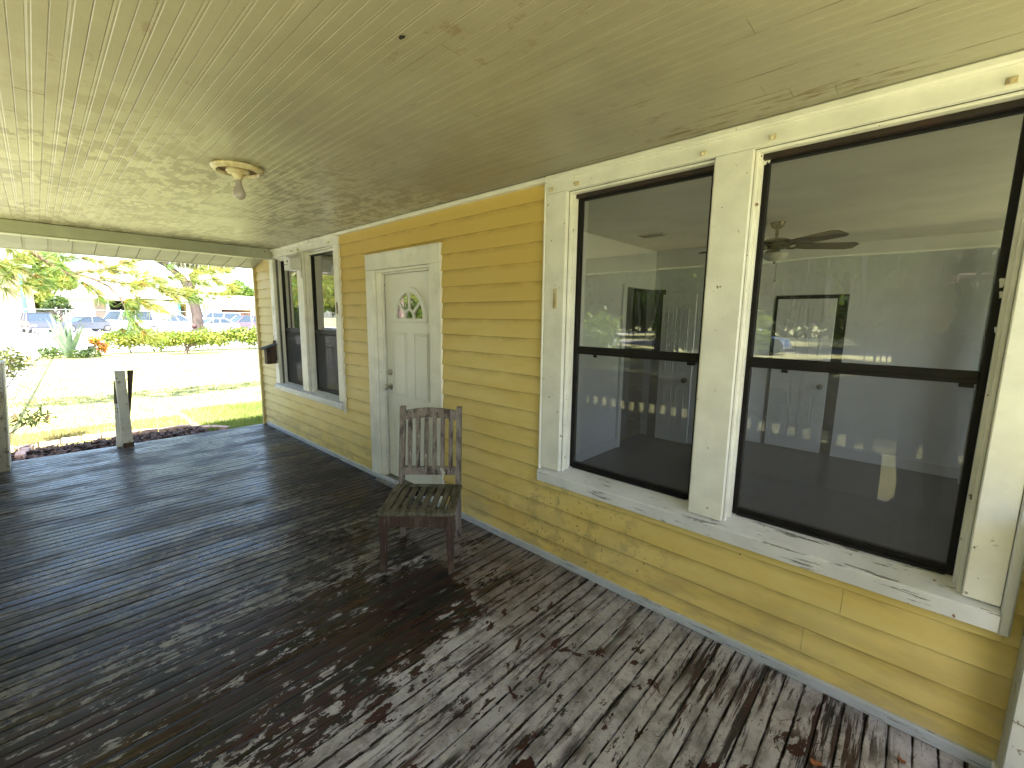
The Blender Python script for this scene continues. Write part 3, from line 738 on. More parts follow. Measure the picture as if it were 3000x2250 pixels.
for y_ in (-1.9, -1.02, -.25):
    t = B(); t.tube([(-5.697, y_, 2.318), (-5.690, y_, 2.300), (-5.684, y_-.006, 2.290), (-5.676, y_-.004, 2.296)], .0022, 6); obj('hook', t, M['rust'], porch)
for (hx, hy) in ((-5.697, -.12),):
    t = B(); t.ball((hx, hy, 2.40), .008, 8, 6); obj('hook', t, M['rust'], porch)

# ================================================================== PORCH OBJECTS
# -- ceiling light
lt = empty('ceiling_light', (-2.43, -1.32, 2.44), 'bare frosted bulb in a rusty round enamel ceiling fixture', 'ceiling light')
b = B(); b.lathe([(.132, 0), (.135, -.006), (.130, -.016), (.112, -.024), (.108, -.026), (.103, -.020), (.101, -.004)], (-2.43, -1.32, 2.438), 'z', 36)
obj('rim', b, M['fixture'], lt, True)
b = B(); b.lathe([(.102, 0), (.102, -.004)], (-2.43, -1.32, 2.432), 'z', 30); obj('rusty_pan', b, M['rust'], lt)
b = B(); b.lathe([(.058, 0), (.060, -.012), (.050, -.022), (.034, -.026), (.022, -.048), (.020, -.056)], (-2.43, -1.32, 2.428), 'z', 24)
for a_ in range(6): b.box(-2.43+.048*math.cos(a_)-.006, -2.43+.048*math.cos(a_)+.006, -1.32+.048*math.sin(a_)-.006, -1.32+.048*math.sin(a_)+.006, 2.404, 2.42, .001)
obj('socket', b, M['fixture'], lt, True)
b = B(); b.lathe([(.014, 0), (.0155, -.010), (.0165, -.030), (.022, -.048), (.0295, -.066), (.0325, -.082), (.0305, -.096), (.022, -.107), (.010, -.112), (.001, -.113)], (-2.43, -1.32, 2.376), 'z', 24)
obj('bulb', b, M['bulb'], lt, True)

# -- wooden chair (built in its own space, then turned)
chair = empty('wooden_chair', (-1.593, -.7155, 0), 'weathered slatted wooden chair standing alone on the peeling porch floor', 'chair', rz=math.atan2(.683, .731))
def cobj(name, b, m, parent=chair, sm=False): return obj(name, b, m, parent, sm, local=True)
def taper(x0, x1, y0, y1, z0, z1, a, c):
    q = B(); cx, cy = (x0+x1)/2+a[0], (y0+y1)/2+a[1]; hx, hy = (x1-x0)/2*c, (y1-y0)/2*c
    q.hexa([(cx-hx, cy-hy, z0), (cx+hx, cy-hy, z0), (cx+hx, cy+hy, z0), (cx-hx, cy+hy, z0), (x0, y0, z1), (x1, y0, z1), (x1, y1, z1), (x0, y1, z1)]); return q
for sx in (-1, 1):
    cobj('leg', taper(sx*.205-.024, sx*.205+.024, -.022, .024, 0, .385, (-sx*-.008, .004), .72), M['chairred'])
    # rear leg runs on up as the back post, raked
    prof_ = [(.452, 0), (.485, 0), (.494, .20), (.494, .42), (.575, .955), (.543, .955), (.452, .42), (.448, .20)]
    q = B(); q.prism(prof_, lambda y, z: (sx*.205-.019, y, z), lambda y, z: (sx*.205+.019, y, z))
    if sx: q.f = [f[::-1] for f in q.f]
    cobj('back_post', q, M['chair'])
for n_, a_ in (('apron', (-.18, .18, -.014, .010, .305, .383)),):
    q = B(); q.box(*a_, .002); cobj(n_, q, M['chairred'])
for sx in (-1, 1):
    q = B(); q.box(sx*.205-.011, sx*.205+.011, .024, .452, .310, .383, .002); cobj('apron', q, M['seat'])
q = B(); q.box(-.186, .186, .458, .480, .310, .383, .002); cobj('apron', q, M['chair'])
q = B(); q.box(-.236, .236, -.030, .030, .384, .408, .004); cobj('seat_rail', q, M['seat'])
q = B(); q.box(-.185, .185, .418, .458, .384, .405, .004); cobj('seat_rail', q, M['seat'])
for sx in (-1, 1):
    q = B(); a_, c_ = sorted((sx*.236, sx*.176)); q.box(a_, c_, .0315, .45, .384, .406, .004); cobj('seat_rail', q, M['seat'])
for k in range(6):
    xc = -.147+k*.0588
    q = B(); q.box(xc-.0185, xc+.0185, .0305, .4175, .386, .404+rnd.uniform(-.001, .001), .003); cobj('seat_slat', q, M['seat'])
def yb(z): return .467+(z-.42)*.1515
q = B(); n_ = 12; vs = []; 
for k in range(n_+1):
    x_ = -.187+.374*k/n_; ar = .022*(1-(x_/.187)**2)
    zt_, zb_ = .925+ar, .862+ar*.75
    vs += [(x_, yb(zb_)-.010, zb_), (x_, yb(zb_)+.014, zb_), (x_, yb(zt_)+.014, zt_), (x_, yb(zt_)-.010, zt_)]
fs = [(0, 1, 2, 3), tuple(n_*4+i for i in (3, 2, 1, 0))]
for k in range(n_):
    for u in range(4): fs.append((k*4+u, (k+1)*4+u, (k+1)*4+(u+1) % 4, k*4+(u+1) % 4))
q.add(vs, [f[::-1] for f in fs]); cobj('top_rail', q, M['chair'])
q = B(); q.hexa([(-.187, yb(.47)-.011, .47), (.187, yb(.47)-.011, .47), (.187, yb(.47)+.013, .47), (-.187, yb(.47)+.013, .47), (-.187, yb(.525)-.011, .525), (.187, yb(.525)-.011, .525), (.187, yb(.525)+.013, .525), (-.187, yb(.525)+.013, .525)])
cobj('back_rail', q, M['chair'])
for k in range(6):
    xc = -.1475+k*.059; h_ = .0155
    q = B(); za, zt_ = .5255, .872
    q.hexa([(xc-h_, yb(za)-.005, za), (xc+h_, yb(za)-.005, za), (xc+h_, yb(za)+.007, za), (xc-h_, yb(za)+.007, za), (xc-h_, yb(zt_)-.005, zt_), (xc+h_, yb(zt_)-.005, zt_), (xc+h_, yb(zt_)+.007, zt_), (xc-h_, yb(zt_)+.007, zt_)])
    cobj('back_slat', q, M['chair'])

# -- brown birdhouse by the far window
bh = empty('birdhouse', (-5.80, -.09, .96), 'old brown wooden birdhouse with a mossy slanted roof hanging beside the far window', 'birdhouse')
b = B(); b.box(-5.853, -5.748, -.160, -.045, .950, 1.165, .002)
b.add([(-5.853, -.160, 1.165), (-5.748, -.160, 1.165), (-5.748, -.045, 1.165), (-5.853, -.045, 1.165), (-5.748, -.045, 1.20), (-5.853, -.045, 1.20)], [(0, 1, 4, 5), (1, 2, 4), (0, 5, 3), (3, 5, 4, 2)])
obj('box', b, M['bh'], bh)
b = B(); b.hexa([(-5.885, -.215, 1.145), (-5.722, -.215, 1.145), (-5.722, -.03, 1.205), (-5.885, -.03, 1.205), (-5.885, -.217, 1.156), (-5.722, -.217, 1.156), (-5.722, -.03, 1.217), (-5.885, -.03, 1.217)])
obj('roof', b, M['bhroof'], bh)
b = B(); b.lathe([(.013, 0), (.013, -.003)], (-5.83, -.1605, 1.12), 'y', 14); b.lathe([(.017, 0), (.017, -.003)], (-5.785, -.1605, 1.10), 'y', 14); obj('entry_hole', b, M['hole'], bh)
b = B(); b.box(-5.84, -5.76, -.042, -.034, .99, 1.26, .002); b.box(-5.835, -5.815, -.05, -.042, 1.215, 1.25, .002); obj('back_board', b, M['bh'], bh)
b = B(); b.tube([(-5.80, -.038, 1.25), (-5.79, -.045, 1.275), (-5.80, -.05, 1.30), (-5.805, -.036, 1.325)], .003, 6); obj('wire', b, M['rust'], bh)

# -- white birdhouse at the head of the far window
wb = empty('birdhouse', (-4.90, -.09, 2.1), 'white painted birdhouse with a round hole under the ceiling at the far window mullion', 'birdhouse')
b = B(); x0_, x1_ = -4.985, -4.805
b.hexa([(x0_, -.155, 2.12), (x1_, -.155, 2.12), (x1_, -.045, 2.12), (x0_, -.045, 2.12), (x0_, -.155, 2.275), (x1_, -.155, 2.245), (x1_, -.045, 2.275), (x0_, -.045, 2.305)])
obj('box', b, M['vinylw'], wb)
b = B(); b.hexa([(x0_-.015, -.175, 2.279), (x1_+.012, -.175, 2.250), (x1_+.012, -.036, 2.282), (x0_-.015, -.036, 2.311), (x0_-.015, -.175, 2.286), (x1_+.012, -.175, 2.257), (x1_+.012, -.036, 2.289), (x0_-.015, -.036, 2.318)])
obj('roof', b, M['vinylw'], wb)
b = B(); b.lathe([(.014, 0), (.014, -.003)], (-4.885, -.1555, 2.215), 'y', 16); obj('entry_hole', b, M['hole'], wb)
b = B(); b.tube([(-4.89, -.155, 2.178), (-4.89, -.205, 2.176)], .003, 8); obj('perch', b, M['rust'], wb)
b = B(); b.box(-4.84, -4.812, -.044, -.032, 2.03, 2.30, .002); obj('back_board', b, M['vinylw'], wb)

# -- stump of railing post at the deck edge, leaning
sp_ = empty('railing_post_stub', (-6.33, -1.60, 0), 'short leaning white post stub with a loose brown picket at the far deck edge', 'post')
def lean(x, y, z, k=.0): return (x, y+(.05*(z/.92) if False else 0), z)
b = B(); zt_ = .918; ln = .06
b.hexa([(-6.345, -1.640, .012), (-6.27, -1.640, .055), (-6.27, -1.545, .055), (-6.345, -1.545, .012), (-6.405, -1.632, zt_), (-6.325, -1.632, zt_), (-6.325, -1.540, zt_), (-6.405, -1.540, zt_)])
obj('post', b, M['wpost'], sp_)
b = B(); b.hexa([(-6.345, -1.638, -.005), (-6.268, -1.638, -.005), (-6.268, -1.540, -.005), (-6.345, -1.540, -.005), (-6.347, -1.637, .045), (-6.270, -1.637, .052), (-6.270, -1.542, .052), (-6.347, -1.542, .045)])
obj('rotten_foot', b, M['bh'], sp_)
b = B(); b.hexa([(-6.41, -1.690, .0), (-6.34, -1.690, .0), (-6.34, -1.642, .0), (-6.41, -1.642, .0), (-6.435, -1.655, .52), (-6.39, -1.665, .52), (-6.39, -1.634, .52), (-6.435, -1.634, .52)])
obj('side_board', b, M['wpost'], sp_)
b = B(); b.hexa([(-6.435, -1.662, .523), (-6.39, -1.668, .523), (-6.39, -1.634, .523), (-6.435, -1.634, .523), (-6.43, -1.644, .80), (-6.40, -1.644, .80), (-6.40, -1.634, .80), (-6.43, -1.634, .80)])
obj('side_board', b, M['rawwood'], sp_)
b = B(); b.hexa([(-6.40, -1.545, .38), (-6.37, -1.545, .38), (-6.37, -1.530, .38), (-6.40, -1.530, .38), (-6.42, -1.512, .912), (-6.38, -1.512, .912), (-6.38, -1.455, .912), (-6.42, -1.455, .912)])
obj('picket', b, wood_mat('dark_brown_picket', (.06, .04, .025), (.10, .07, .045), (.04, .03, .02)), sp_)
b = B(); b.tube([(-6.34, -1.545, .80), (-6.36, -1.52, .815), (-6.39, -1.50, .85)], .004, 6); obj('wire', b, M['rust'], sp_)

# -- left end column, low boarded railing along the front
cl = empty('railing_column', (-6.15, -2.62, 0), 'chipped white boxed railing column at the left end of the porch', 'post')
b = B(); b.hexa([(-6.20, -2.72, -.01), (-6.03, -2.72, -.01), (-6.03, -2.545, -.01), (-6.20, -2.545, -.01), (-6.20, -2.66, 1.08), (-6.03, -2.66, 1.08), (-6.03, -2.475, 1.08), (-6.20, -2.475, 1.08)])
obj('board', b, M['shadepost'], cl)  # porch-side face of the white column, its shade put into the darker colour
b = B(); b.hexa([(-6.36, -2.543, -.01), (-6.035, -2.543, -.01), (-6.035, -2.530, -.01), (-6.36, -2.530, -.01), (-6.36, -2.473, 1.08), (-6.035, -2.473, 1.08), (-6.035, -2.460, 1.08), (-6.36, -2.460, 1.08)])
obj('board', b, M['wpost'], cl)
b = B(); b.box(-6.226, -6.025, -2.67, -2.455, 1.083, 1.105, .003); obj('cap', b, M['wpost'], cl)
rl = empty('porch_railing', (-2.5, -2.66, 0), 'low white boarded railing with short gaps near its foot along the front of the porch', 'railing')
b = B(); b.box(-6.0, 1.2, -2.70, -2.63, .90, .94, .003); obj('top_rail', b, M['wpost'], rl)
b = B(); b.box(-6.0, 1.2, -2.69, -2.665, .575, .90, .002); obj('upper_board', b, M['wpost'], rl)
b = B(); b.box(-6.0, .46, -2.69, -2.665, -.03, .465, .002); b.box(.57, 1.2, -2.69, -2.665, -.03, .465, .002); obj('lower_board', b, M['wpost'], rl)
pk = B(); pk.box(-.034, .034, -.016, 0, 0, .86, .002); pme = bpy.data.meshes.new('picket'); pme.from_pydata(pk.v, [], pk.f); pme.materials.append(M['wpost']); fixn(pme)
xx = -5.93
while xx < 1.15:
    if abs(xx-.515) > .045: inst('picket', pme, rl, (xx+2.5, .020, .04))
    xx += .1335

# -- white rail post against the wall at the near right corner
rp = empty('rail_end_post', (.985, -.06, 0), 'white square rail post against the siding at the near right corner', 'post')
b = B(); b.box(.945, 1.035, -.105, -.016, .052, .97, .004); obj('post', b, M['gpost'], rp)
b = B(); b.box(.935, 1.045, -.115, -.016, .0, .05, .004); obj('base_block', b, M['sill'], rp)
b = B(); b.box(.955, 1.02, -2.62, -.12, .90, .94, .003); obj('side_rail', b, M['wpost'], rp)
b = B(); b.box(1.0, 1.045, -2.62, -.12, .05, .09, .003); obj('side_rail', b, M['wpost'], rp)
yy = -.28
while yy > -2.55:
    b = B(); b.box(1.0, 1.018, yy-.035, yy+.035, .09, .90, .002); obj('picket', b, M['wpost'], rp); yy -= .135

# -- fallen leaves on the deck
def leaf(x, y, s, a, lab):
    q = B(); pts = []
    for k in range(10):
        t = 2*math.pi*k/10; r_ = s*(.5+.5*abs(math.cos(t*1.5)))*(1 if k % 2 else .72)
        pts.append((r_*math.cos(t), r_*.6*math.sin(t), .004+.006*abs(math.sin(t*2))))
    q.v = pts+[(0, 0, .003)]; q.f = [(k, (k+1) % 10, 10) for k in range(10)]
    o = obj('dry_leaf', q, M['leafbrown'], None, local=True, origin=(x, y, .001)); o.rotation_euler = (0, 0, a)
    tag(o, lab, 'leaf', 'dry leaves fallen on the porch floor')
leaf(.47, -.43, .030, .4, 'largest rust brown dry leaf on the white-painted boards at the bottom right')
leaf(-1.19, -.29, .018, 1.2, 'small orange leaf on the boards just right of the chair')
leaf(-.62, -.06, .014, 2.0, 'tiny orange leaf lying against the white base trim')
leaf(-.45, -.07, .013, .2, 'tiny brown leaf by the base trim under the narrower near window')
leaf(.70, -.20, .022, 2.6, 'pale dry leaf beside the post foot in the right corner')

# ================================================================== ROOM BEHIND THE NEAR WINDOWS
room = empty('front_room', (0, 2.2, 0), kind='structure')
b = B(); b.box(-2.2, 3.2, .12, 5.3, -.03, .0); tag(obj('room_floor', b, M['roomfloor'], room), kind='structure')
b = B(); b.box(-2.2, 3.2, .12, 5.3, 2.50, 2.53); tag(obj('room_ceiling', b, M['roomceil'], room), kind='structure')
b = B(); b.box(-2.2, -2.1, .12, 2.70, 0, 2.5); b.box(-2.2, -1.0, 3.50, 3.60, 0, 2.5) ; b.box(-1.1, -1.0, 3.6, 4.2, 0, 2.5); b.box(-1.0, -.82, 4.2, 4.3, 0, 2.5); b.box(-.06, 3.2, 4.2, 4.3, 0, 2.5); b.box(-.82, -.06, 4.2, 4.3, 1.93, 2.5)
b.box(-2.2, -2.1, 2.70, 3.5, 2.0, 2.5)
# right wall with an unseen window opening, sized to let daylight into the room
b.box(3.1, 3.2, .12, .7, 0, 2.5); b.box(3.1, 3.2, 3.4, 4.2, 0, 2.5); b.box(3.1, 3.2, .7, 3.4, 0, .7); b.box(3.1, 3.2, .7, 3.4, 2.2, 2.5)
b.box(-2.2, XR, .115, .125, 2.34, 2.5)
tag(obj('room_wall', b, M['roomwall'], room), kind='structure')
b = B(); b.box(-2.1, -2.08, .2, 2.68, .001, .12); b.box(-1.95, -1.0, 3.48, 3.5, .001, .12); b.box(-.06, 3.1, 4.18, 4.2, .001, .12); b.box(-2.1, -2.07, 2.62, 2.70, 0, 2.02)
tag(obj('baseboard', b, M['roomwall'], room), kind='structure')
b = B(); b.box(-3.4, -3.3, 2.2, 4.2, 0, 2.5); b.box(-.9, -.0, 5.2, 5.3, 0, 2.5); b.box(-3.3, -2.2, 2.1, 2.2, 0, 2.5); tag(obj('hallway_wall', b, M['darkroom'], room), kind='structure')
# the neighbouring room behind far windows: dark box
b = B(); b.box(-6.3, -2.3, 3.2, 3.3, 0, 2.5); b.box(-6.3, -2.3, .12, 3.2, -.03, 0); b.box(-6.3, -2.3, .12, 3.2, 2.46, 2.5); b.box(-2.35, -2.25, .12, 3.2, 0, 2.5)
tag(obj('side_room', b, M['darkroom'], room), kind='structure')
def paneldoor(name, x0, x1, y, z1, lab, knobx, rows=((.15, .75), (.85, 1.45), (1.56, 1.80))):
    q = B(); q.box(x0, x1, y, y+.04, .01, z1, .002)
    o = tag(obj(name, q, M['roomwall'], None, origin=((x0+x1)/2, y, 0)), lab, 'door')
    wd = (x1-x0); 
    for a_, c_ in ((x0+.18*wd, x0+.43*wd), (x0+.57*wd, x0+.82*wd)):
        for za, zb_ in rows:
            q = B(); w_ = .012
            q.box(a_, a_+w_, y-.008, y+.001, za, zb_); q.box(c_-w_, c_, y-.008, y+.001, za, zb_); q.box(a_+w_, c_-w_, y-.008, y+.001, za, za+w_); q.box(a_+w_, c_-w_, y-.008, y+.001, zb_-w_, zb_)
            q.box(a_+.028, c_-.028, y-.006, y+.001, za+.028, zb_-.028, .003)
            obj('door_panel', q, M['roomwall'], o)
    q = B(); q.lathe([(.028, 0), (.028, -.01), (.012, -.014), (.012, -.04), (.028, -.05), (.030, -.062), (.014, -.072)], (knobx, y, .83 if x0 > -1 else .84), 'y', 16); obj('knob', q, M['brass'], o, True)
    return o
paneldoor('interior_door', -.77, -.17, 4.17, 1.88, 'white six-panel interior door seen through the widest near window', -.235)
q = B(); q.box(-.82, -.06, 4.28, 4.30, 0, 1.93); tag(obj('dark_doorway_sheet', q, M['dark'], room), kind='structure')  # dark sheet across the doorway, in place of the unlit space beyond
paneldoor('interior_door', -1.93, -1.50, 3.40, 1.93, 'white interior door standing open behind the narrower near window', -1.57, rows=((.15, .75), (.9, 1.75)))
q = B(); q.box(-2.08, -1.94, 3.47, 3.495, 0.0, 2.0); tag(obj('dark_doorway_sheet', q, M['dark'], room), kind='structure')  # dark sheet set against the wall to stand for an unlit doorway
# curtain beside the right window
q = B(); vs = []; n_ = 24
for k in range(n_+1):
    x_ = 1.02+.34*k/n_; y_ = 3.9+.03*math.sin(k*1.6)
    vs += [(x_, y_, .02), (x_, y_+.012, 2.3)]
q.add(vs, [(2*k, 2*k+2, 2*k+3, 2*k+1) for k in range(n_)]); 
tag(obj('white_curtain', q, M['roomwall'], None, True, origin=(1.2, 3.9, 0)), 'long white curtain hanging behind the widest near window', 'curtain')
# ceiling vent
v_ = empty('ceiling_vent', (-1.63, 2.35, 2.5), 'small grey slatted vent in the room ceiling behind the narrower near window', 'vent')
q = B(); q.box(-1.76, -1.50, 2.28, 2.43, 2.490, 2.499); obj('frame', q, M['soffit'], v_)
for k in range(6):
    q = B(); q.hexa([(-1.745, 2.295+k*.021, 2.482), (-1.515, 2.295+k*.021, 2.482), (-1.515, 2.307+k*.021, 2.489), (-1.745, 2.307+k*.021, 2.489), (-1.745, 2.294+k*.021, 2.484), (-1.515, 2.294+k*.021, 2.484), (-1.515, 2.306+k*.021, 2.4905), (-1.745, 2.306+k*.021, 2.4905)]); obj('slat', q, M['pot'], v_)
# ceiling fan
FX, FY = -.485, 2.5
fan = empty('ceiling_fan', (FX, FY, 2.5), 'antique brass ceiling fan with dark cherry blades and a frosted bowl inside the near room', 'ceiling fan')
q = B(); q.lathe([(.062, 0), (.060, -.012), (.045, -.045), (.030, -.060), (.014, -.064), (.012, -.13)], (FX, FY, 2.499), 'z', 24); obj('canopy', q, M['brass'], fan, True)
q = B(); q.lathe([(.02, 0), (.085, -.012), (.125, -.030), (.128, -.062), (.118, -.066), (.118, -.076), (.08, -.100), (.04, -.108), (.042, -.15), (.052, -.152)], (FX, FY, 2.362), 'z', 32); obj('motor', q, M['brass'], fan, True)
q = B(); q.lathe([(.105, 0), (.108, -.008), (.095, -.035), (.062, -.060), (.02, -.072), (.004, -.074)], (FX, FY, 2.222), 'z', 28); obj('light_bowl', q, M['bowl'], fan, True)
q = B(); q.ball((FX, FY, 2.142), .012, 10, 6); q.tube([(FX+.02, FY, 2.14), (FX+.021, FY, 1.98)], .0015, 5); q.ball((FX+.021, FY, 1.975), .006, 8, 6); obj('pull_chain', q, M['brass'], fan)
for k in range(5):
    an = R(-36+k*72)
    q = B(); ca, sa = math.cos(an), math.sin(an)
    out = [(.17, -.05), (.30, -.062), (.63, -.072), (.68, -.045), (.68, .045), (.63, .072), (.30, .062), (.17, .05)]
    q.prism(out, lambda r_, t_: (FX+ca*r_-sa*t_, FY+sa*r_+ca*t_, 2.285-t_*.24), lambda r_, t_: (FX+ca*r_-sa*t_, FY+sa*r_+ca*t_, 2.292-t_*.24))
    bl = obj('blade', q, M['blade'], fan)
    q = B(); q.tube([(FX+ca*.08, FY+sa*.08, 2.275), (FX+ca*.14, FY+sa*.14, 2.268), (FX+ca*.22, FY+sa*.22, 2.286)], [.012, .010, .014], 8); obj('blade_arm', q, M['brass'], bl)

# ================================================================== GARDEN
# brick edging
be = empty('brick_edging', (-8.0, -1.4, gz), 'row of pinkish bricks laid end to end edging the mulch bed', 'edging')
bx = B(); bx.box(-.045, .045, -.10, .10, -.03, .042, .006); bme = bpy.data.meshes.new('brick'); bme.from_pydata(bx.v, [], bx.f); bme.materials.append(M['brick']); fixn(bme)
pth = [(-7.45, -.25), (-7.75, -.50), (-7.97, -.8), (-8.05, -1.2), (-8.12, -1.6), (-8.16, -2.0), (-8.12, -2.4), (-8.02, -2.8), (-7.9, -3.2)]
def along(p, t):
    n = len(p)-1; k = min(int(t*n), n-1); f_ = t*n-k; return [p[k][i]+(p[k+1][i]-p[k][i])*f_ for i in range(len(p[0]))]
for k in range(15):
    a_ = along(pth, k/15); c_ = along(pth, (k+1)/15); an = math.atan2(c_[1]-a_[1], c_[0]-a_[0])-math.pi/2
    inst('brick', bme, be, ((a_[0]+c_[0])/2+8.0, (a_[1]+c_[1])/2+1.4, .03+rnd.uniform(-.012, .012)), (R(rnd.uniform(-4, 4)), R(rnd.uniform(-6, 6)), an+R(rnd.uniform(-5, 5))))
for k, (bx_, by_) in enumerate(((-7.75, -2.47), (-7.55, -2.50))): inst('brick', bme, be, (bx_+8.0, by_+1.4, .05), (0, 0, R(80+k*8)))
# mulch chips
n = 3200; c = np.stack([nr.uniform(-7.85, -6.47, n), nr.uniform(-2.9, -.55, n), gz+.012+nr.uniform(.0, .05, n)], 1)
d = nr.normal(size=(n, 3)); d[:, 2] *= .25; d /= np.linalg.norm(d, axis=1, keepdims=True); e = np.cross(d, nr.normal(size=(n, 3))*[.4, .4, 1]+[0, 0, 1]); e /= np.linalg.norm(e, axis=1, keepdims=True)
s_ = nr.uniform(.02, .06, (n, 1)); w_ = nr.uniform(.006, .016, (n, 1))
f3 = np.cross(d, e)*.004
V = []
for sg in (1, -1): V.append(np.stack([c-d*s_-e*w_+f3*sg, c+d*s_-e*w_*.7+f3*sg, c+d*s_*.9+e*w_+f3*sg, c-d*s_*.8+e*w_+f3*sg], 1))
tag(quads('mulch', np.concatenate(V), M['mulch']), kind='stuff')
# lawn blades: dense near, thin further off
def blades(name, n, xr, yr, h, mat, wdt=.006, pw=1.0, mask=None):
    x_ = xr[1]-(xr[1]-xr[0])*nr.uniform(0, 1, n)**pw; y_ = nr.uniform(*yr, n)
    if mask is not None:
        k = mask(x_, y_); x_, y_ = x_[k], y_[k]; n = len(x_)
    c = np.stack([x_, y_, np.full(n, gz)], 1); a_ = nr.uniform(0, 6.283, n); hh = h*nr.uniform(.5, 1.3, n)
    d = np.stack([np.cos(a_), np.sin(a_), np.zeros(n)], 1)*wdt; l = np.stack([nr.normal(0, .35, n)*hh, nr.normal(0, .35, n)*hh, hh], 1)
    V = np.stack([c-d, c+d, c+l], 1)
    return tag(quads(name, V, mat), kind='stuff')
inb = lambda x, y: (x < -8.05) | ((y > -.55) & (x < -7.5)) | (y > -.28)
blades('grass', 60000, (-13, -6.5), (-4.5, 5), .045, M['grass'], .004, 1.6, inb)
blades('grass', 26000, (-9.6, -6.5), (-.5, 1.8), .075, M['grass'], .006, 1.0, inb)
blades('grass', 30000, (-26, -12), (-4.5, 9), .05, M['grass'], .009, 1.0)
blades('dry_grass', 9000, (-9.2, -8.1), (-3.6, -.6), .06, M['straw'], .004, .8)
# fallen litter on lawn
n = 900; n = 260; c = np.stack([nr.uniform(-22, -8.3, n), nr.uniform(-2.6, 4, n), np.full(n, gz+.045)], 1)
tag(quads('leaf_litter', leafquads(c, .045, .5), M['leafbrown']), kind='stuff')

def chain_fence(name, p0, p1, h, npost, lab, pitch=.14, wire=.0032, gate=None, vert=False):
    p0, p1 = Vector(p0), Vector(p1); d = (p1-p0); L = d.length; u = d/L
    o = empty(name, (p0+p1)/2, lab, 'fence')
    for k in range(npost+1):
        q = B(); a_ = p0+d*(k/npost); q.tube([a_, a_+Vector((0, 0, h+.04))], .030, 8); q.ball(a_+Vector((0, 0, h+.05)), .036, 8, 5); obj('fence_post', q, M['fence'], o)
    q = B(); q.tube([p0+Vector((0, 0, h)), p1+Vector((0, 0, h))], .021, 6); obj('top_rail', q, M['fence'], o)
    # woven diagonals
    q = []; nrm = Vector((-u.y, u.x, 0))*.0
    t = -h
    side = Vector((0, 0, 1)).cross(u)*wire
    while t < L:
        for sgn in (1, -1):
            ta, tb = (t, t+h) if sgn == 1 else (t+h, t)
            za, zb_ = 0., h
            # clip to 0..L
            def at(s): return Vector(p0+u*(ta+(tb-ta)*s))+Vector((0, 0, .03+(h-.03)*s))
            s0, s1 = 0., 1.
            for s in (0,):
                if sgn == 1:
                    s0 = max(0, -ta/h); s1 = min(1, (L-ta)/h)
                else:
                    s0 = max(0, (ta-L)/h); s1 = min(1, ta/h)
            if s1 > s0:
                A_, C_ = at(s0), at(s1); wv = u*wire
                q.append([A_-wv, A_+wv, C_+wv, C_-wv])
                q.append([A_-side, A_+side, C_+side, C_-side])
        t += pitch
    m_ = quads('wire_mesh', np.array([[tuple(v) for v in f] for f in q]), M['fence'], o); m_['kind'] = 'stuff'
    return o
chain_fence('chain_link_fence', (-8.2, -3.05, gz), (-26.3, -2.2, gz), 1.0, 7, 'low chain-link fence running along the left side of the lawn', .16, .0018)
chain_fence('chain_link_fence', (-26.3, -2.2, gz), (-26.0, 12, gz), .98, 5, 'low chain-link fence across the far end of the lawn under the hedge', .22, .004)
chain_fence('chain_link_fence', (-46, -16, gz), (-46, 24, gz), 2.05, 13, 'tall chain-link fence in front of the parked cars beyond the road', .15, .0032)

# agave
ag = empty('agave', (-24.6, -1.45, gz), 'large blue-green agave with sword leaves at the far left corner of the lawn', 'plant')
for k in range(17):
    an = 2.4*k+.3; el = R(rnd.choice([82, 78, 70, 60, 45, 30, 18, 12])) if k > 5 else R(rnd.uniform(68, 84)); L = rnd.uniform(1.5, 2.0)
    q = B(); n_ = 7; vs = []; dr = Vector((math.cos(an), math.sin(an), 0)); sd_ = Vector((-dr.y, dr.x, 0))
    for s in range(n_+1):
        t = s/n_; wd = .11*(math.sin(math.pi*min(1, .25+t*.75))**.8)*(1-t**3)+.004
        sag = .35*t*t*math.cos(el)*L*.5
        c = dr*(L*t*math.cos(el)*1.0+.05)+Vector((0, 0, L*t*math.sin(el)-sag+.05))
        vs += [c-sd_*wd+Vector((0, 0, .03*(1-t)))+Vector((-24.6, -1.45, gz)), c+Vector((-24.6, -1.45, gz-.01)), c+sd_*wd+Vector((0, 0, .03*(1-t)))+Vector((-24.6, -1.45, gz))]
    q.add(vs, [(3*s, 3*s+1, 3*s+4, 3*s+3) for s in range(n_)]+[(3*s+1, 3*s+2, 3*s+5, 3*s+4) for s in range(n_)])
    obj('leaf', q, M['agave'], ag, True)
c = blob_points([(-24.9, -1.9, .0, .5, .5, .22), (-24.5, -1.0, -.05, .5, .5, .18)], 900)
gp_ = tag(quads('ground_plant', leafquads(c, .16, .25), M['darkleaf'], origin=(-24.8, -1.6, gz)), 'low dark clump of strappy leaves around the agave base', 'plant')
# croton
cr = empty('croton_shrub', (-25.2, -.5, gz), 'small croton shrub with red and yellow leaves right of the agave', 'shrub')
c = blob_points([(-25.2, -.58, .40, .16, .16, .16), (-25.2, -.36, .15, .14, .14, .2)], 420)
quads('foliage', leafquads(c, .17, .35), M['croton'], cr)
q = B(); q.tube([(-25.2, -.5, gz), (-25.2, -.47, .1), (-25.2, -.55, .35)], [.035, .03, .015], 7); q.tube([(-25.2, -.45, gz), (-25.15, -.36, .2)], [.025, .012], 6); obj('stem', q, M['bark'], cr)
q = B(); q.lathe([(.11, 0), (.14, .20), (.15, .205), (.14, .2)], (-24.9, -.72, .0), 'z', 16); tag(obj('plant_pot', q, M['pot'], None, origin=(-24.9, -.72, 0)), 'black plastic pot hooked on the fence by the croton', 'plant pot')
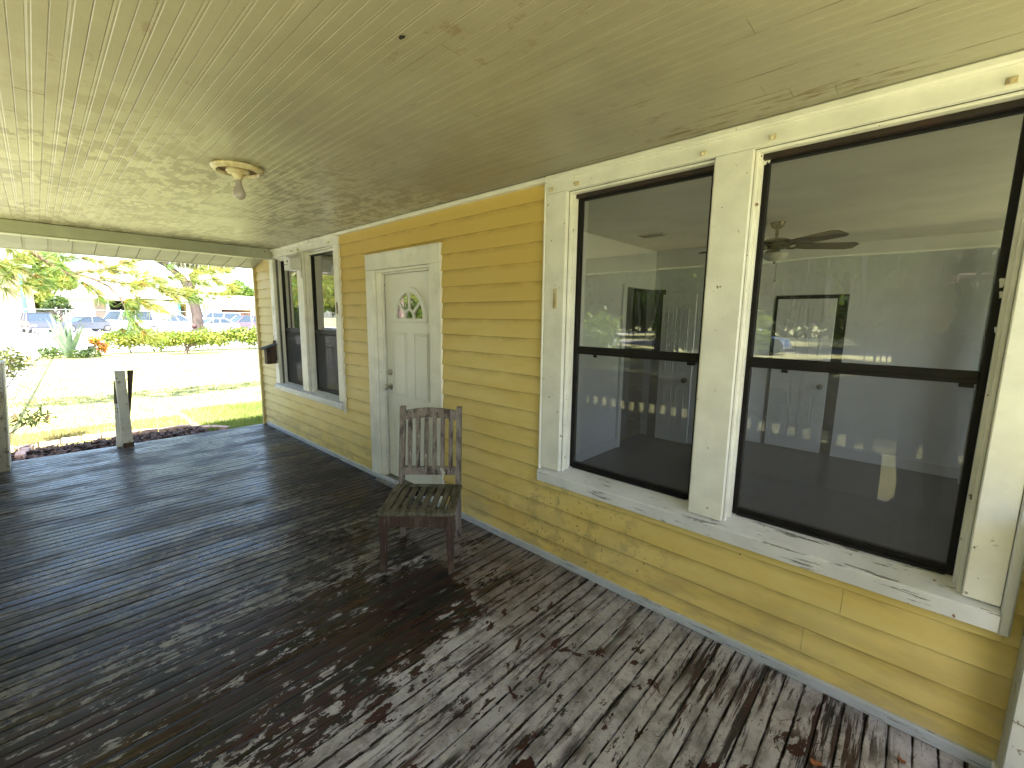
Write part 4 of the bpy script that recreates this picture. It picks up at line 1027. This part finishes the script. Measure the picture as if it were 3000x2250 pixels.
# hedge on far fence
def hedge(name, y0, y1, lab, n):
    h = empty(name, (-26.2, (y0+y1)/2, gz), lab, 'hedge', 'hedge plants along the far fence')
    bl = []; yy = y0
    while yy < y1:
        bl.append((-26.2+rnd.uniform(-.2, .2), yy, .42+rnd.uniform(-.10, .14), .40, .55, .36+rnd.uniform(-.05, .1))); yy += .5
    c = blob_points(bl, n); quads('foliage', leafquads(c, .15, .55), M['hedge'], h)
    q = B(); yy = y0+.5
    while yy < y1: q.tube([(-26.2, yy, gz), (-26.2+rnd.uniform(-.1, .1), yy+rnd.uniform(-.2, .2), .2)], [.02, .012], 6); yy += 1.1
    obj('stem', q, M['bark'], h)
hedge('vine_hedge', .2, 3.2, 'sparse yellow-green hedge on the far fence right of the croton', 3500)
hedge('vine_hedge', 3.2, 9.5, 'dense yellow-green hedge on the far fence right of the crooked little tree', 8000)
ct = empty('crooked_tree', (-24.2, 2.35, gz), 'crooked little tree with a short forked trunk in front of the hedge', 'tree')
q = B(); q.tube([(-24.2, 2.35, gz), (-24.2, 2.42, .0), (-24.2, 2.60, .22), (-24.2, 2.62, .45)], [.085, .075, .06, .03], 9); q.tube([(-24.2, 2.45, .05), (-24.2, 2.78, .22), (-24.2, 2.95, .36)], [.05, .04, .02], 7); q.tube([(-24.2, 2.42, .0), (-24.2, 2.35, .3), (-24.2, 2.2, .5)], [.05, .04, .02], 7)
obj('trunk', q, M['bark'], ct, True)
c = blob_points([(-24.2, 2.35, .5, .35, .65, .22), (-24.2, 3.0, .5, .35, .5, .22), (-24.3, 1.9, .42, .3, .3, .2)], 3200); quads('crown', leafquads(c, .13, .55), M['hedge'], ct)
q = B(); q.ball((-26.8, 3.30, .98), .13, 14, 9); tag(obj('brown_ball', q, simple('dark_brown_ball', (.10, .04, .035), (.06, .03, .03), .7), None, True, origin=(-26.8, 3.30, .98)), 'dark brown round ball shape just above the hedge and the crooked tree', 'ornament')
# shrub at left edge
sh_ = empty('narrow_leaf_shrub', (-7.6, -2.75, gz), 'narrow-leaved shrub poking in behind the left column', 'shrub')
q = B(); V = []
tips = [(-7.9, -2.45, 1.0), (-8.0, -2.52, .92), (-7.8, -2.50, 1.08), (-8.1, -2.38, .90), (-7.7, -2.6, 1.1), (-8.0, -2.6, .80), (-7.9, -2.52, .85), (-8.0, -2.45, .20), (-8.1, -2.36, .16), (-8.2, -2.30, .18), (-7.6, -2.7, .9), (-8.05, -2.42, .98)]
for tx, ty, tz in tips:
    q.tube([(-7.6, -2.8, gz), ((-7.6+tx)/2, -2.8+( ty+2.8)*.35, gz+(tz-gz)*.6), (tx, ty, tz)], [.010, .007, .004], 5)
    c = np.repeat(np.array([[tx, ty, tz]]), 34, 0)+nr.normal(0, 1, (34, 3))*[.05, .05, .035]
    V.append(leafquads(c, .11, .26))
obj('stem', q, M['twig'], sh_); quads('foliage', np.concatenate(V), M['bshrub'], sh_)

# pine: trunk out of frame to the left, branches reaching in
pine = empty('pine_tree', (-12.0, -8.0, gz), 'pine tree whose long-needled branches hang over the lawn at the left', 'tree')
q = B(); q.tube([(-12, -8, gz), (-12.1, -7.9, 3), (-12.0, -8.1, 7), (-12, -8, 11)], [.24, .20, .16, .06], 12); obj('trunk', q, M['bark'], pine, True)
main = [(-12.05, -7.95, 4.6), (-11.6, -6.0, 4.3), (-11.2, -4.2, 3.7), (-11, -3.0, 3.15), (-11, -2.216, 2.702), (-11, -2.067, 2.574), (-11, -1.914, 2.443), (-11, -1.664, 2.332), (-11, -1.377, 2.225), (-11, -1.173, 2.098), (-11, -1.041, 1.909), (-11, -.963, 1.647), (-11, -.772, 1.447)]
q = B(); q.tube(main, [.07, .06, .05, .042, .036, .034, .030, .026, .022, .016, .012, .009, .005], 8)
sub_ = [[(-11, -1.38, 2.22), (-10.9, -.9, 2.18), (-10.8, -.45, 2.10), (-10.8, -.1, 2.12)], [(-11, -1.66, 2.33), (-11.1, -1.2, 2.42), (-11.2, -.6, 2.40)], [(-11, -1.914, 2.443), (-10.7, -1.6, 2.2), (-10.6, -1.35, 1.95)], [(-11, -2.067, 2.574), (-11.3, -1.7, 2.62), (-11.5, -1.25, 2.62)],
        [(-11, -1.041, 1.909), (-10.9, -.75, 1.80), (-10.8, -.5, 1.68)], [(-10.9, -.9, 2.18), (-11, -.5, 2.30), (-11.1, .1, 2.38)], [(-10.8, -.45, 2.10), (-10.8, -.1, 1.98), (-10.7, .2, 1.95)], [(-11, -3.0, 3.15), (-10.6, -2.6, 2.5), (-10.5, -2.35, 2.1)], [(-11.2, -4.2, 3.7), (-10.9, -3.2, 2.7), (-10.8, -2.5, 1.95)], [(-10.6, -2.6, 2.5), (-10.9, -2.2, 2.25), (-11, -1.95, 2.1)], [(-11.1, -1.2, 2.42), (-11.2, -.9, 2.6), (-11.2, -.55, 2.68)],
        [(-11.0, .05, 2.3), (-11.0, .5, 2.35), (-11, .85, 2.25)], [(-11.1, .1, 2.38), (-11.2, .45, 2.55), (-11.2, .8, 2.6)], [(-10.8, -.1, 2.12), (-10.9, .35, 2.05), (-10.9, .75, 2.0)], [(-11, -.963, 1.647), (-10.9, -.8, 1.3), (-10.9, -.6, 1.12)]]
for s in sub_: q.tube(s, [.014, .010, .006, .004][:len(s)], 6)
obj('branch', q, M['twig'], pine)
V = []
def tuft(c, dr, n=60, L=.24):
    c = np.array(c); d = np.array(dr)+nr.normal(0, .55, (n, 3)); d /= np.linalg.norm(d, axis=1, keepdims=True)
    e = np.cross(d, nr.normal(size=(n, 3))); e /= np.linalg.norm(e, axis=1, keepdims=True); e *= .0042
    l = L*nr.uniform(.7, 1.15, (n, 1)); tip = c+d*l; tip[:, 2] -= .03
    V.append(np.stack([np.repeat(c[None], n, 0)-e, np.repeat(c[None], n, 0)+e, tip+e*.4, tip-e*.4], 1))
for s in sub_:
    for k in range(1, len(s)):
        a_, c_ = Vector(s[k-1]), Vector(s[k]); dr = (c_-a_).normalized()
        for t in (.15, .4, .7, 1.0): tuft(a_.lerp(c_, t)+Vector((rnd.uniform(-.05, .05), rnd.uniform(-.05, .05), rnd.uniform(-.06, .06))), dr, 60, .25)
for _ in range(46):   # dense mass at left
    tuft((rnd.uniform(-11.6, -10.4), rnd.uniform(-3.6, -1.75), rnd.uniform(2.0, 2.85)), (rnd.uniform(-1, 1), rnd.uniform(-.6, 1), rnd.uniform(-.8, .5)), 55, .26)
for _ in range(10): tuft((rnd.uniform(-11.2, -10.8), rnd.uniform(-1.15, -.7), rnd.uniform(1.1, 1.9)), (0, .4, -.6), 40, .2)
for _ in range(16): tuft((rnd.uniform(-11.4, -10.8), rnd.uniform(-.9, .6), rnd.uniform(1.9, 2.6)), (0, .6, .1), 45, .22)
nd = quads('needles', np.concatenate(V), M['needle'], pine); nd['kind'] = 'stuff'

def tree(name, x, y, h, r_, lab, cat='tree', leafm='oakleaf', n=9000, ls=.35, trunk=.35, base=.35, lean_=(0, 0), moss=0, group=None, seed=0):
    rr = random.Random(seed or int(abs(x*13+y*7)))
    t = empty(name, (x, y, gz), lab, cat, group)
    q = B(); cx, cy = x+lean_[0], y+lean_[1]
    q.tube([(x, y, gz-.05), (x+lean_[0]*.2, y+lean_[1]*.2, gz+h*.15), (x+lean_[0]*.6, y+lean_[1]*.6, gz+h*.38), (cx, cy, gz+h*.7)], [trunk*1.25, trunk, trunk*.8, trunk*.3], 12)
    bl = []
    for k in range(10):
        an = k*2.4+rr.random(); rad = r_*rr.uniform(.45, .85); zz = gz+h*rr.uniform(base, .9)
        e_ = Vector((cx+math.cos(an)*rad, cy+math.sin(an)*rad, zz)); s = Vector((x+lean_[0]*.5, y+lean_[1]*.5, gz+h*rr.uniform(.25, .5)))
        mid = s.lerp(e_, .5)+Vector((0, 0, h*.06)); q.tube([s, mid, e_], [trunk*.4, trunk*.22, trunk*.06], 7)
        bl.append((e_.x, e_.y, e_.z, r_*rr.uniform(.32, .5), r_*rr.uniform(.32, .5), h*rr.uniform(.09, .16)))
    bl.append((cx, cy, gz+h*.85, r_*.5, r_*.5, h*.15))
    obj('trunk', q, M['bark'], t, True)
    quads('crown', leafquads(blob_points(bl, n, .5), ls, .6), M[leafm], t)
    if moss:
        c = blob_points(bl, moss); c[:, 2] -= h*.04; c2 = []
        L = nr.uniform(.4, 1.5, (moss, 1)); a_ = nr.uniform(0, 6.28, moss); wv = np.stack([np.cos(a_), np.sin(a_), a_*0], 1)*.05
        dn = np.concatenate([nr.normal(0, .06, (moss, 2)), -L], 1)
        m_ = quads('hanging_moss', np.stack([c-wv, c+wv, c+dn+wv*.15, c+dn-wv*.15], 1), M['moss'], t); m_['kind'] = 'stuff'
    return t
# the leaning mossy oak beyond the far fence
oak = empty('mossy_oak_tree', (-32, 4.5, gz), 'leaning oak hung with grey moss beyond the far fence', 'tree')
q = B(); q.tube([(-32, 4.52, gz), (-32, 4.55, .8), (-32, 4.55, 1.6), (-32, 4.42, 2.4), (-32, 4.28, 3.0), (-32, 4.0, 3.7), (-32, 3.3, 4.4), (-32, 2.2, 5.0), (-32, 1, 5.4)], [.36, .31, .29, .28, .24, .2, .15, .1, .05], 12)
q.tube([(-32, 4.3, 3.0), (-31.8, 4.6, 4.0), (-31.6, 5.2, 5.0), (-31.6, 6.2, 5.8)], [.22, .18, .12, .05], 9); obj('trunk', q, M['darkbark'], oak, True)
bl = [(-32, 4.8, 5.6, 1.5, 1.8, .7), (-32, 6.3, 5.2, 1.0, .9, .45), (-32, 3.0, 5.4, 1.2, 1.2, .5), (-32, 5.0, 6.8, 2, 2.5, 1)]
quads('crown', leafquads(blob_points(bl, 6000), .22, .5), M['darkleaf'], oak)
c = blob_points([(-32, 4.5, 5.0, 1.0, 1.3, .25), (-32, 6.3, 4.9, .8, .6, .25)], 700); L = nr.uniform(.2, .7, (700, 1)); wv = np.array([0, .035, 0])
m_ = quads('hanging_moss', np.stack([c-wv, c+wv, c+np.concatenate([nr.normal(0, .05, (700, 2)), -L], 1), c+np.concatenate([nr.normal(0, .05, (700, 2)), -L], 1)*.9], 1), M['moss'], oak); m_['kind'] = 'stuff'

# ---- buildings beyond the cars
def bld(name, lab, loc): return empty(name, loc, lab, 'building')
X0 = -75
b1 = bld('workshop_building', 'brown board-clad building at the far left beyond the cars', (X0-5, -9, gz))
b = B(); b.box(X0-10, X0, -16, -2.1, gz, 6.5); obj('wall', b, M['tanwall'], b1)
b = B(); b.box(X0, X0+.12, -3.05, -2.8, gz, 6.5); obj('downpipe', b, M['teal'], b1)
b = B(); b.box(X0-10.3, X0+.4, -16.3, -1.9, 6.5, 6.9); obj('roof', b, M['soffit'], b1)
b2 = bld('garage_building', 'pale low garage with an open dark bay beyond the parked cars', (X0-4, 5, gz))
b = B(); b.box(X0-8, X0-.2, .6, 4.2, gz, 3.3); b.box(X0-8, X0-.2, 7.3, 11.2, gz, 3.3); b.box(X0-8, X0-.2, 4.2, 7.3, 3.2, 3.5); obj('wall', b, M['stucco'], b2)
b = B(); b.box(X0-8.2, X0+1.2, .2, 4.5, 3.32, 3.75); b.box(X0-8.2, X0+.8, 4.5, 11.3, 3.52, 3.9); obj('roof', b, M['whitewall'], b2)
b = B(); b.box(X0+.6, X0+.9, .3, .6, gz, 3.32); b.box(X0-.1, X0+.1, 4.0, 4.3, gz, 3.2); obj('pillar', b, M['whitewall'], b2)
b = B(); b.box(X0-6, X0-5.9, 4.2, 7.3, gz, 3.2); b.box(X0-3, X0-2.6, 5.0, 6.6, gz, 1.4); obj('bay_interior', b, M['dark'], b2)
b = B(); b.box(X0-.2, X0-.1, 3.0, 4.0, gz, 3.2); obj('panel', b, M['tanwall'], b2)
b3 = bld('warehouse_building', 'cream warehouse with a broad white roof and red racks in its open bay', (X0-5, 18, gz))
b = B(); b.box(X0-9, X0, 11.2, 11.35, gz, 3.3); b.box(X0-9, X0, 12.4, 16.5, gz, 3.0); b.box(X0-9, X0, 16.5, 20.45, 2.3, 3.0); b.box(X0-9, X0, 20.45, 27, gz, 3.0); obj('wall', b, M['cream'], b3)
b = B(); b.hexa([(X0+.8, 14.3, 3.0), (X0+.8, 27.5, 3.0), (X0-10, 27.5, 3.0), (X0-10, 14.3, 3.0), (X0+.8, 14.3, 3.15), (X0+.8, 27.5, 3.15), (X0-6, 27.5, 4.6), (X0-6, 14.3, 4.6)]); b.box(X0-8, X0, 11.2, 14.2, 3.3, 3.8); obj('roof', b, M['whitewall'], b3)
b = B(); b.box(X0-.05, X0+.1, 11.35, 11.6, gz, 3.2); obj('door_trim', b, M['teal'], b3)
b = B(); b.box(X0-4, X0-3.9, 11.6, 12.4, gz, 3.1); b.box(X0-7, X0-6.9, 16.5, 20.45, gz, 2.3); obj('bay_interior', b, M['dark'], b3)
b = B()
for z_ in (1.85, 1.0): b.box(X0-.8, X0-.6, 16.9, 20.4, z_, z_+.16)
for y_ in (16.9, 18.7, 19.3, 20.3): b.box(X0-.8, X0-.6, y_, y_+.14, gz, 1.85)
obj('rack', b, M['redrack'], b3)
b = B(); b.box(X0+.0, X0+.2, 14.2, 14.45, 2.2, 3.0); obj('gable_trim', b, M['redrack'], b3)
tree('bushy_tree', X0-2, -.9, 9, 2.4, 'bright green tree in the gap between the brown building and the garage', leafm='hedge', n=6000, ls=.45, base=.2)
tree('dark_shrub', X0+4, -.2, 3.6, 1.3, 'dark conical shrub between the brown building and the garage', 'shrub', 'darkleaf', 3500, .3, .12, .1)
tree('distant_tree', -110, 28.5, 9.5, 3.2, 'round distant tree rising above the white warehouse roof', leafm='oakleaf', n=4000, ls=.6, base=.5)

# ---- cars
def make_car(name, paint, kind, lab, loc, rz):
    t = empty(name, loc, lab, 'car', 'vehicles parked beyond the lawn', rz=rz)
    L, Wd = {'suv': (4.6, 1.85), 'sedan': (4.6, 1.8), 'van': (5.2, 1.95), 'pickup': (5.4, 1.9)}[kind]
    h, w2 = L/2, Wd/2
    body = {'suv': [(-h, .35), (-h, 1.0), (-h+.1, 1.1), (h-1.35, 1.08), (h-.15, .92), (h, .6), (h, .35)],
            'sedan': [(-h, .3), (-h, .85), (-h+.1, .95), (-h+.9, .97), (h-1.4, .95), (h-.2, .75), (h, .5), (h, .3)],
            'van': [(-h, .35), (-h, 1.15), (h-1.0, 1.15), (h-.1, .9), (h, .6), (h, .35)],
            'pickup': [(-h, .45), (-h, 1.05), (-h+1.9, 1.07), (h-1.5, 1.1), (h-.1, 1.0), (h, .7), (h, .45)]}[kind]
    q = B(); q.prism(body, lambda x, z: (x, -w2+(.06 if z > .8 else 0), z), lambda x, z: (x, w2-(.06 if z > .8 else 0), z)); obj('body', q, paint, t, local=True)
    cab = {'suv': (-h+.05, h-1.25, -h+.35, h-2.1, 1.05, 1.75), 'sedan': (-h+.6, h-1.2, -h+1.3, h-2.1, .94, 1.42), 'van': (-h+.03, h-.85, -h+.15, h-1.7, 1.14, 2.05), 'pickup': (-h+1.95, h-1.35, -h+2.15, h-2.15, 1.06, 1.75)}[kind]
    a_, b_, c_, d_, z0, z1 = cab; wi, wt = w2-.08, w2-.25
    q = B(); q.hexa([(a_, -wi, z0), (b_, -wi, z0), (b_, wi, z0), (a_, wi, z0), (c_, -wt, z1), (d_, -wt, z1), (d_, wt, z1), (c_, wt, z1)]); obj('windows', q, M['cglass'], t, local=True)
    q = B(); q.box(c_-.04, d_+.04, -wt-.02, wt+.02, z1-.01, z1+.05, .02)
    for fx in (0, .5, 1):
        xb_, xt_ = a_+(b_-a_)*fx, c_+(d_-c_)*fx
        for sg in (-1, 1): q.tube([(xb_, sg*(wi+.005), z0), (xt_, sg*(wt+.005), z1)], .045, 4)
    obj('roof', q, paint, t, local=True)
    for sx in (-1, 1):
        for sy in (-1, 1):
            q = B(); q.lathe([(.33, -.1), (.34, 0), (.33, .1)], (sx*(h-.85), sy*(w2-.09), .33), 'y', 16); wl = obj('wheel', q, M['tyre'], t, local=True)
            q = B(); q.lathe([(.2, -.11), (.2, .11)], (sx*(h-.85), sy*(w2-.09), .33), 'y', 12); obj('rim', q, M['rim'], wl, local=True)
    for sy in (-1, 1):
        q = B(); q.box(-h-.02, -h+.08, sy*(w2-.17)-.1, sy*(w2-.17)+.1, .72, 1.0, .01); obj('taillight', q, M['redlamp'], t, local=True)
        q = B(); q.box(h-.1, h+.015, sy*(w2-.25)-.17, sy*(w2-.25)+.17, .6, .74, .01); obj('headlight', q, M['headlamp'], t, local=True)
    q = B(); q.box(-h-.01, -h+.02, -.25, .25, .5, .62); q.box(-h-.06, h+.06, -w2+.1, w2-.1, .34, .46, .02); obj('bumper', q, M['rim'], t, local=True)
    return t
CARS = [('parked_suv', (.05, .055, .08), 'suv', 'dark blue SUV parked behind the tall fence at the far left', (-57, -2.0, gz), R(8)),
 ('parked_sedan', (.06, .07, .10), 'sedan', 'dark sedan parked beyond the tall fence second from the left', (-59, .9, gz), R(-62)),
 ('parked_minivan', (.75, .76, .78), 'van', 'white van with red tail lamps parked in front of the open garage bay', (-59, 4.0, gz), R(-150)),
 ('parked_pickup', (.72, .72, .74), 'pickup', 'white low pickup truck parked near the leaning oak trunk', (-57, 7.6, gz), R(95)),
 ('parked_sedan', (.80, .80, .80), 'sedan', 'white sedan parked behind the crooked little tree', (-52, 9.9, gz), R(-70)),
 ('parked_minivan', (.80, .80, .80), 'van', 'large white van parked in front of the cream warehouse', (-62, 12.6, gz), R(-85)),
 ('parked_suv', (.10, .07, .10), 'suv', 'dark purple-grey SUV parked in front of the large white van', (-54, 13.2, gz), R(-75)),
 ('parked_sedan', (.42, .46, .55), 'sedan', 'silver-blue car partly hidden by the house corner', (-57, 16.8, gz), R(-90))]
for nm, c_, kd, lab, loc, rz in CARS: make_car(nm, carpaint(nm+'_paint', c_), kd, lab, loc, rz)
# front street, seen mirrored in the panes
make_car('street_suv', carpaint('blue_suv_paint', (.10, .16, .30)), 'suv', 'blue SUV parked on the street in front of the house', (-7.2, -27.0, gz), R(4))
make_car('street_pickup', carpaint('white_pickup_paint', (.75, .76, .78)), 'pickup', 'white pickup truck on the street left of the blue SUV', (-22, -19, gz), R(20))
for k, (x_, y_, h_, r_, m_, nm) in enumerate([(-4.6, -15.0, 10, 5.0, 'oakleaf', 'near oak in the front yard'), (-17, -27, 13, 6, 'oakleaf', 'broad oak across the front lawn'), (-2, -41, 14, 7, 'darkleaf', 'dark oak across the street ahead of the door'), (10, -43, 14, 7, 'oakleaf', 'oak across the street to the right'), (-16, -46, 15, 8, 'oakleaf', 'tall oak across the street to the left'), (-31, -42, 14, 7, 'darkleaf', 'dark oak at the street corner'), (22, -40, 14, 7, 'darkleaf', 'dark oak far right across the street'), (4.5, -13.0, 10, 4.5, 'darkleaf', 'shade tree at the right of the front yard'), (12, -18, 12, 6, 'oakleaf', 'big oak right of the front walk'), (1, -20, 12, 5.5, 'darkleaf', 'dark oak in the middle of the front yard'), (-10, -22, 11, 5, 'oakleaf', 'oak in the front yard by the side fence'), (-8, -35, 12, 6, 'darkleaf', 'dark oak on the far kerb'), (5, -38, 13, 6, 'darkleaf', 'dark oak behind the far kerb'), (-40, -24, 12, 6, 'hedge', 'sunlit yellow-green tree beyond the side road'), (-48, -34, 14, 8, 'oakleaf', 'tree beyond the side road toward the corner'), (-30, -60, 15, 9, 'oakleaf', 'far oak down the street'), (-45, -17, 12, 5, 'hedge', 'yellow-green tree beyond the side road nearest the lot'), (-55, -22, 14, 6.5, 'oakleaf', 'green tree behind the yellow-green ones'), (-58, -31, 15, 7, 'hedge', 'tall yellow-green tree at the back of the lot'), (-66, -25, 15, 7, 'oakleaf', 'tall green tree past the parking lot'), (0, -60, 15, 9, 'oakleaf', 'far oak behind the street trees')]):
    tree('shade_tree', x_, y_, h_, r_, nm, n=11000, ls=.55 if abs(y_) > 15 else .30, trunk=.32+.02*h_*.5, leafm=m_, moss=500, base=.36 if y_ > -16 else .12, seed=k+3)
for k, (x_, y_, nm) in enumerate([(-4.6, -5.6, 'loose green shrub in the front yard by the railing'), (-7.2, -6.4, 'second loose shrub in the front yard further from the door')]):
    s_ = empty('front_shrub', (x_, y_, gz), nm, 'shrub')
    quads('foliage', leafquads(blob_points([(x_, y_, .75, .7, .6, .7), (x_+.3, y_, 1.3, .4, .4, .5)], 2200), .11, .5), M['oakleaf'], s_)
    q = B(); q.tube([(x_, y_, gz), (x_+.1, y_, .6), (x_+.3, y_, 1.3)], [.03, .02, .01], 6); obj('stem', q, M['bark'], s_)

bl = []
for k in range(70):
    a_ = k/69; bl.append((-95+a_*150, -62-6*math.sin(a_*3.1), rnd.uniform(1.5, 9), rnd.uniform(3, 5), 2.5, rnd.uniform(3, 6)))
tag(quads('tree_line', leafquads(blob_points(bl, 26000, .5), 1.1, .6), M['darkleaf'], origin=(-20, -64, gz)), kind='stuff')

# ---- the photographer, mirrored in the widest near pane
ph = empty('person', (.70, -2.44, 0), 'person in a dark shirt and jeans raising a phone, mirrored in the widest near pane', 'person')
def skinned(name, joints, edges, mat, root=0, sub=2):
    me = bpy.data.meshes.new(name); org = Vector((.70, -2.44, 0))
    me.from_pydata([tuple(Vector(j[:3])-org) for j in joints], edges, []); me.materials.append(mat)
    o = bpy.data.objects.new(name, me); col.objects.link(o); o.parent = ph
    md = o.modifiers.new('skin', 'SKIN'); md.use_smooth_shade = True
    for k, j in enumerate(joints):
        v = me.skin_vertices[0].data[k]; v.radius = (j[3], j[3] if len(j) < 5 else j[4]); v.use_root = (k == root)
    sb = o.modifiers.new('sub', 'SUBSURF'); sb.levels = sub; sb.render_levels = sub
    return o
f2 = Vector((-.676, .737, 0)); rr_ = Vector((.737, .676, 0)); P0 = Vector((.70, -2.44, 0))
def at(rg, fd, z): return tuple(P0+rr_*rg+f2*fd+Vector((0, 0, z)))
body = [at(0, 0, .98)+(.15, .11), at(0, -.01, 1.15)+(.14, .10), at(0, 0, 1.36)+(.16, .11), at(0, .0, 1.45)+(.09, .08), at(0, .01, 1.53)+(.055,),
 at(-.17, 0, 1.41)+(.07,), at(-.24, .06, 1.22)+(.048,), at(-.17, .16, 1.40)+(.036,), at(-.10, .23, 1.53)+(.028,),
 at(.17, 0, 1.41)+(.07,), at(.24, .06, 1.22)+(.048,), at(.17, .16, 1.40)+(.036,), at(.10, .23, 1.53)+(.028,),
 at(-.10, 0, .88)+(.10,), at(-.11, .02, .50)+(.065,), at(-.11, -.02, .10)+(.045,), at(-.12, .10, .04)+(.04,),
 at(.10, 0, .88)+(.10,), at(.11, .02, .50)+(.065,), at(.11, -.02, .10)+(.045,), at(.12, .10, .04)+(.04,)]
ed_ = [(0, 1), (1, 2), (2, 3), (3, 4), (2, 5), (5, 6), (6, 7), (7, 8), (2, 9), (9, 10), (10, 11), (11, 12), (0, 13), (13, 14), (14, 15), (15, 16), (0, 17), (17, 18), (18, 19), (19, 20)]
skinned('body', body, ed_, M['cloth'])
hc = Vector(at(0, .03, 1.645))
q = B(); q.lathe([(.001, -.125), (.035, -.118), (.052, -.09), (.066, -.04), (.076, .01), (.077, .05), (.062, .09), (.035, .112), (.001, .12)], hc, 'z', 20, 1.12)
q.ball(hc+f2*.085+Vector((0, 0, -.02)), .014, 8, 6, sz=1.8); q.ball(hc+f2*.078+Vector((0, 0, -.068)), .02, 8, 6, sz=.4)
for sg in (-1, 1): q.ball(hc+rr_*.078*sg+Vector((0, 0, -.01)), .018, 8, 6, sz=1.6)
obj('head', q, M['skin'], ph, True)
q = B(); q.lathe([(.070, .0), (.083, .03), (.083, .07), (.062, .108), (.03, .128), (.001, .132)], hc-f2*.012, 'z', 20, 1.12); obj('hair', q, M['hair'], ph, True)
q = B()
for sg in (-1, 1): q.ball(hc+f2*.078+rr_*.03*sg+Vector((0, 0, .012)), .010, 8, 6)
obj('eyes', q, M['hole'], ph)
for sg in (-1, 1):
    w0 = Vector(at(.10*sg, .225, 1.53))
    js = [tuple(w0)+(.026,), tuple(w0+f2*.02-rr_*.012*sg+Vector((0, 0, .045)))+(.030, .016)]; es = [(0, 1)]
    for k in range(4):
        b0 = w0+f2*.03+rr_*(-.020*sg)+Vector((0, 0, .035+.018*k)); L_ = (.026, .032, .030, .022)[k]
        n0 = len(js); js += [tuple(b0)+(.009,), tuple(b0+f2*.012-rr_*L_*.6*sg)+(.008,), tuple(b0+f2*.002-rr_*L_*1.2*sg)+(.007,)]; es += [(1, n0), (n0, n0+1), (n0+1, n0+2)]
    n0 = len(js); b0 = w0-f2*.005+Vector((0, 0, .03)); js += [tuple(b0-rr_*.02*sg)+(.010,), tuple(b0-rr_*.04*sg+Vector((0, 0, .02)))+(.008,)]; es += [(0, n0), (n0, n0+1)]
    skinned('hand', js, es, M['skin'], 0, 1)
pc = CAM-f2*.022
q = B(); hx = rr_*.078; hz = Vector((0, 0, .037)); ty = f2*.004
q.hexa([tuple(pc-hx-hz-ty), tuple(pc+hx-hz-ty), tuple(pc+hx-hz+ty), tuple(pc-hx-hz+ty), tuple(pc-hx+hz-ty), tuple(pc+hx+hz-ty), tuple(pc+hx+hz+ty), tuple(pc-hx+hz+ty)])
tag(obj('phone', q, M['pot'], None, origin=tuple(pc)), 'dark phone held up by the mirrored person', 'phone')

# paint dabs left on the black frames, and litter on the deck
q = B()
for (px, pz, a_, b_) in ((-.012, 2.298, .010, .018), (.004, 2.300, .006, .014), (.762, 1.74, .007, .022), (.765, 1.70, .005, .016), (.768, 1.58, .005, .014)):
    n0 = [(px+a_*math.cos(t)*(1+.35*math.sin(3*t+px*9)), .0645, pz+b_*math.sin(t)*(1+.3*math.cos(2*t))) for t in [k*.5236 for k in range(12)]]
    q.add(n0, [tuple(range(12))[::-1]])
o_ = obj('paint_dab', q, M['white'], house); o_['kind'] = 'stuff'
n = 260; c = np.stack([nr.uniform(-2.2, .9, n), -np.abs(nr.normal(0, .35, n))-.03, np.full(n, .0035)], 1)
a_ = nr.uniform(0, 3.14, n); d = np.stack([np.cos(a_), np.sin(a_), a_*0], 1)*nr.uniform(.006, .028, (n, 1)); e = np.stack([-np.sin(a_), np.cos(a_), a_*0], 1)*.0009
tag(quads('pine_litter', np.stack([c-d-e, c+d-e, c+d+e, c-d+e], 1), M['twig']), kind='stuff')
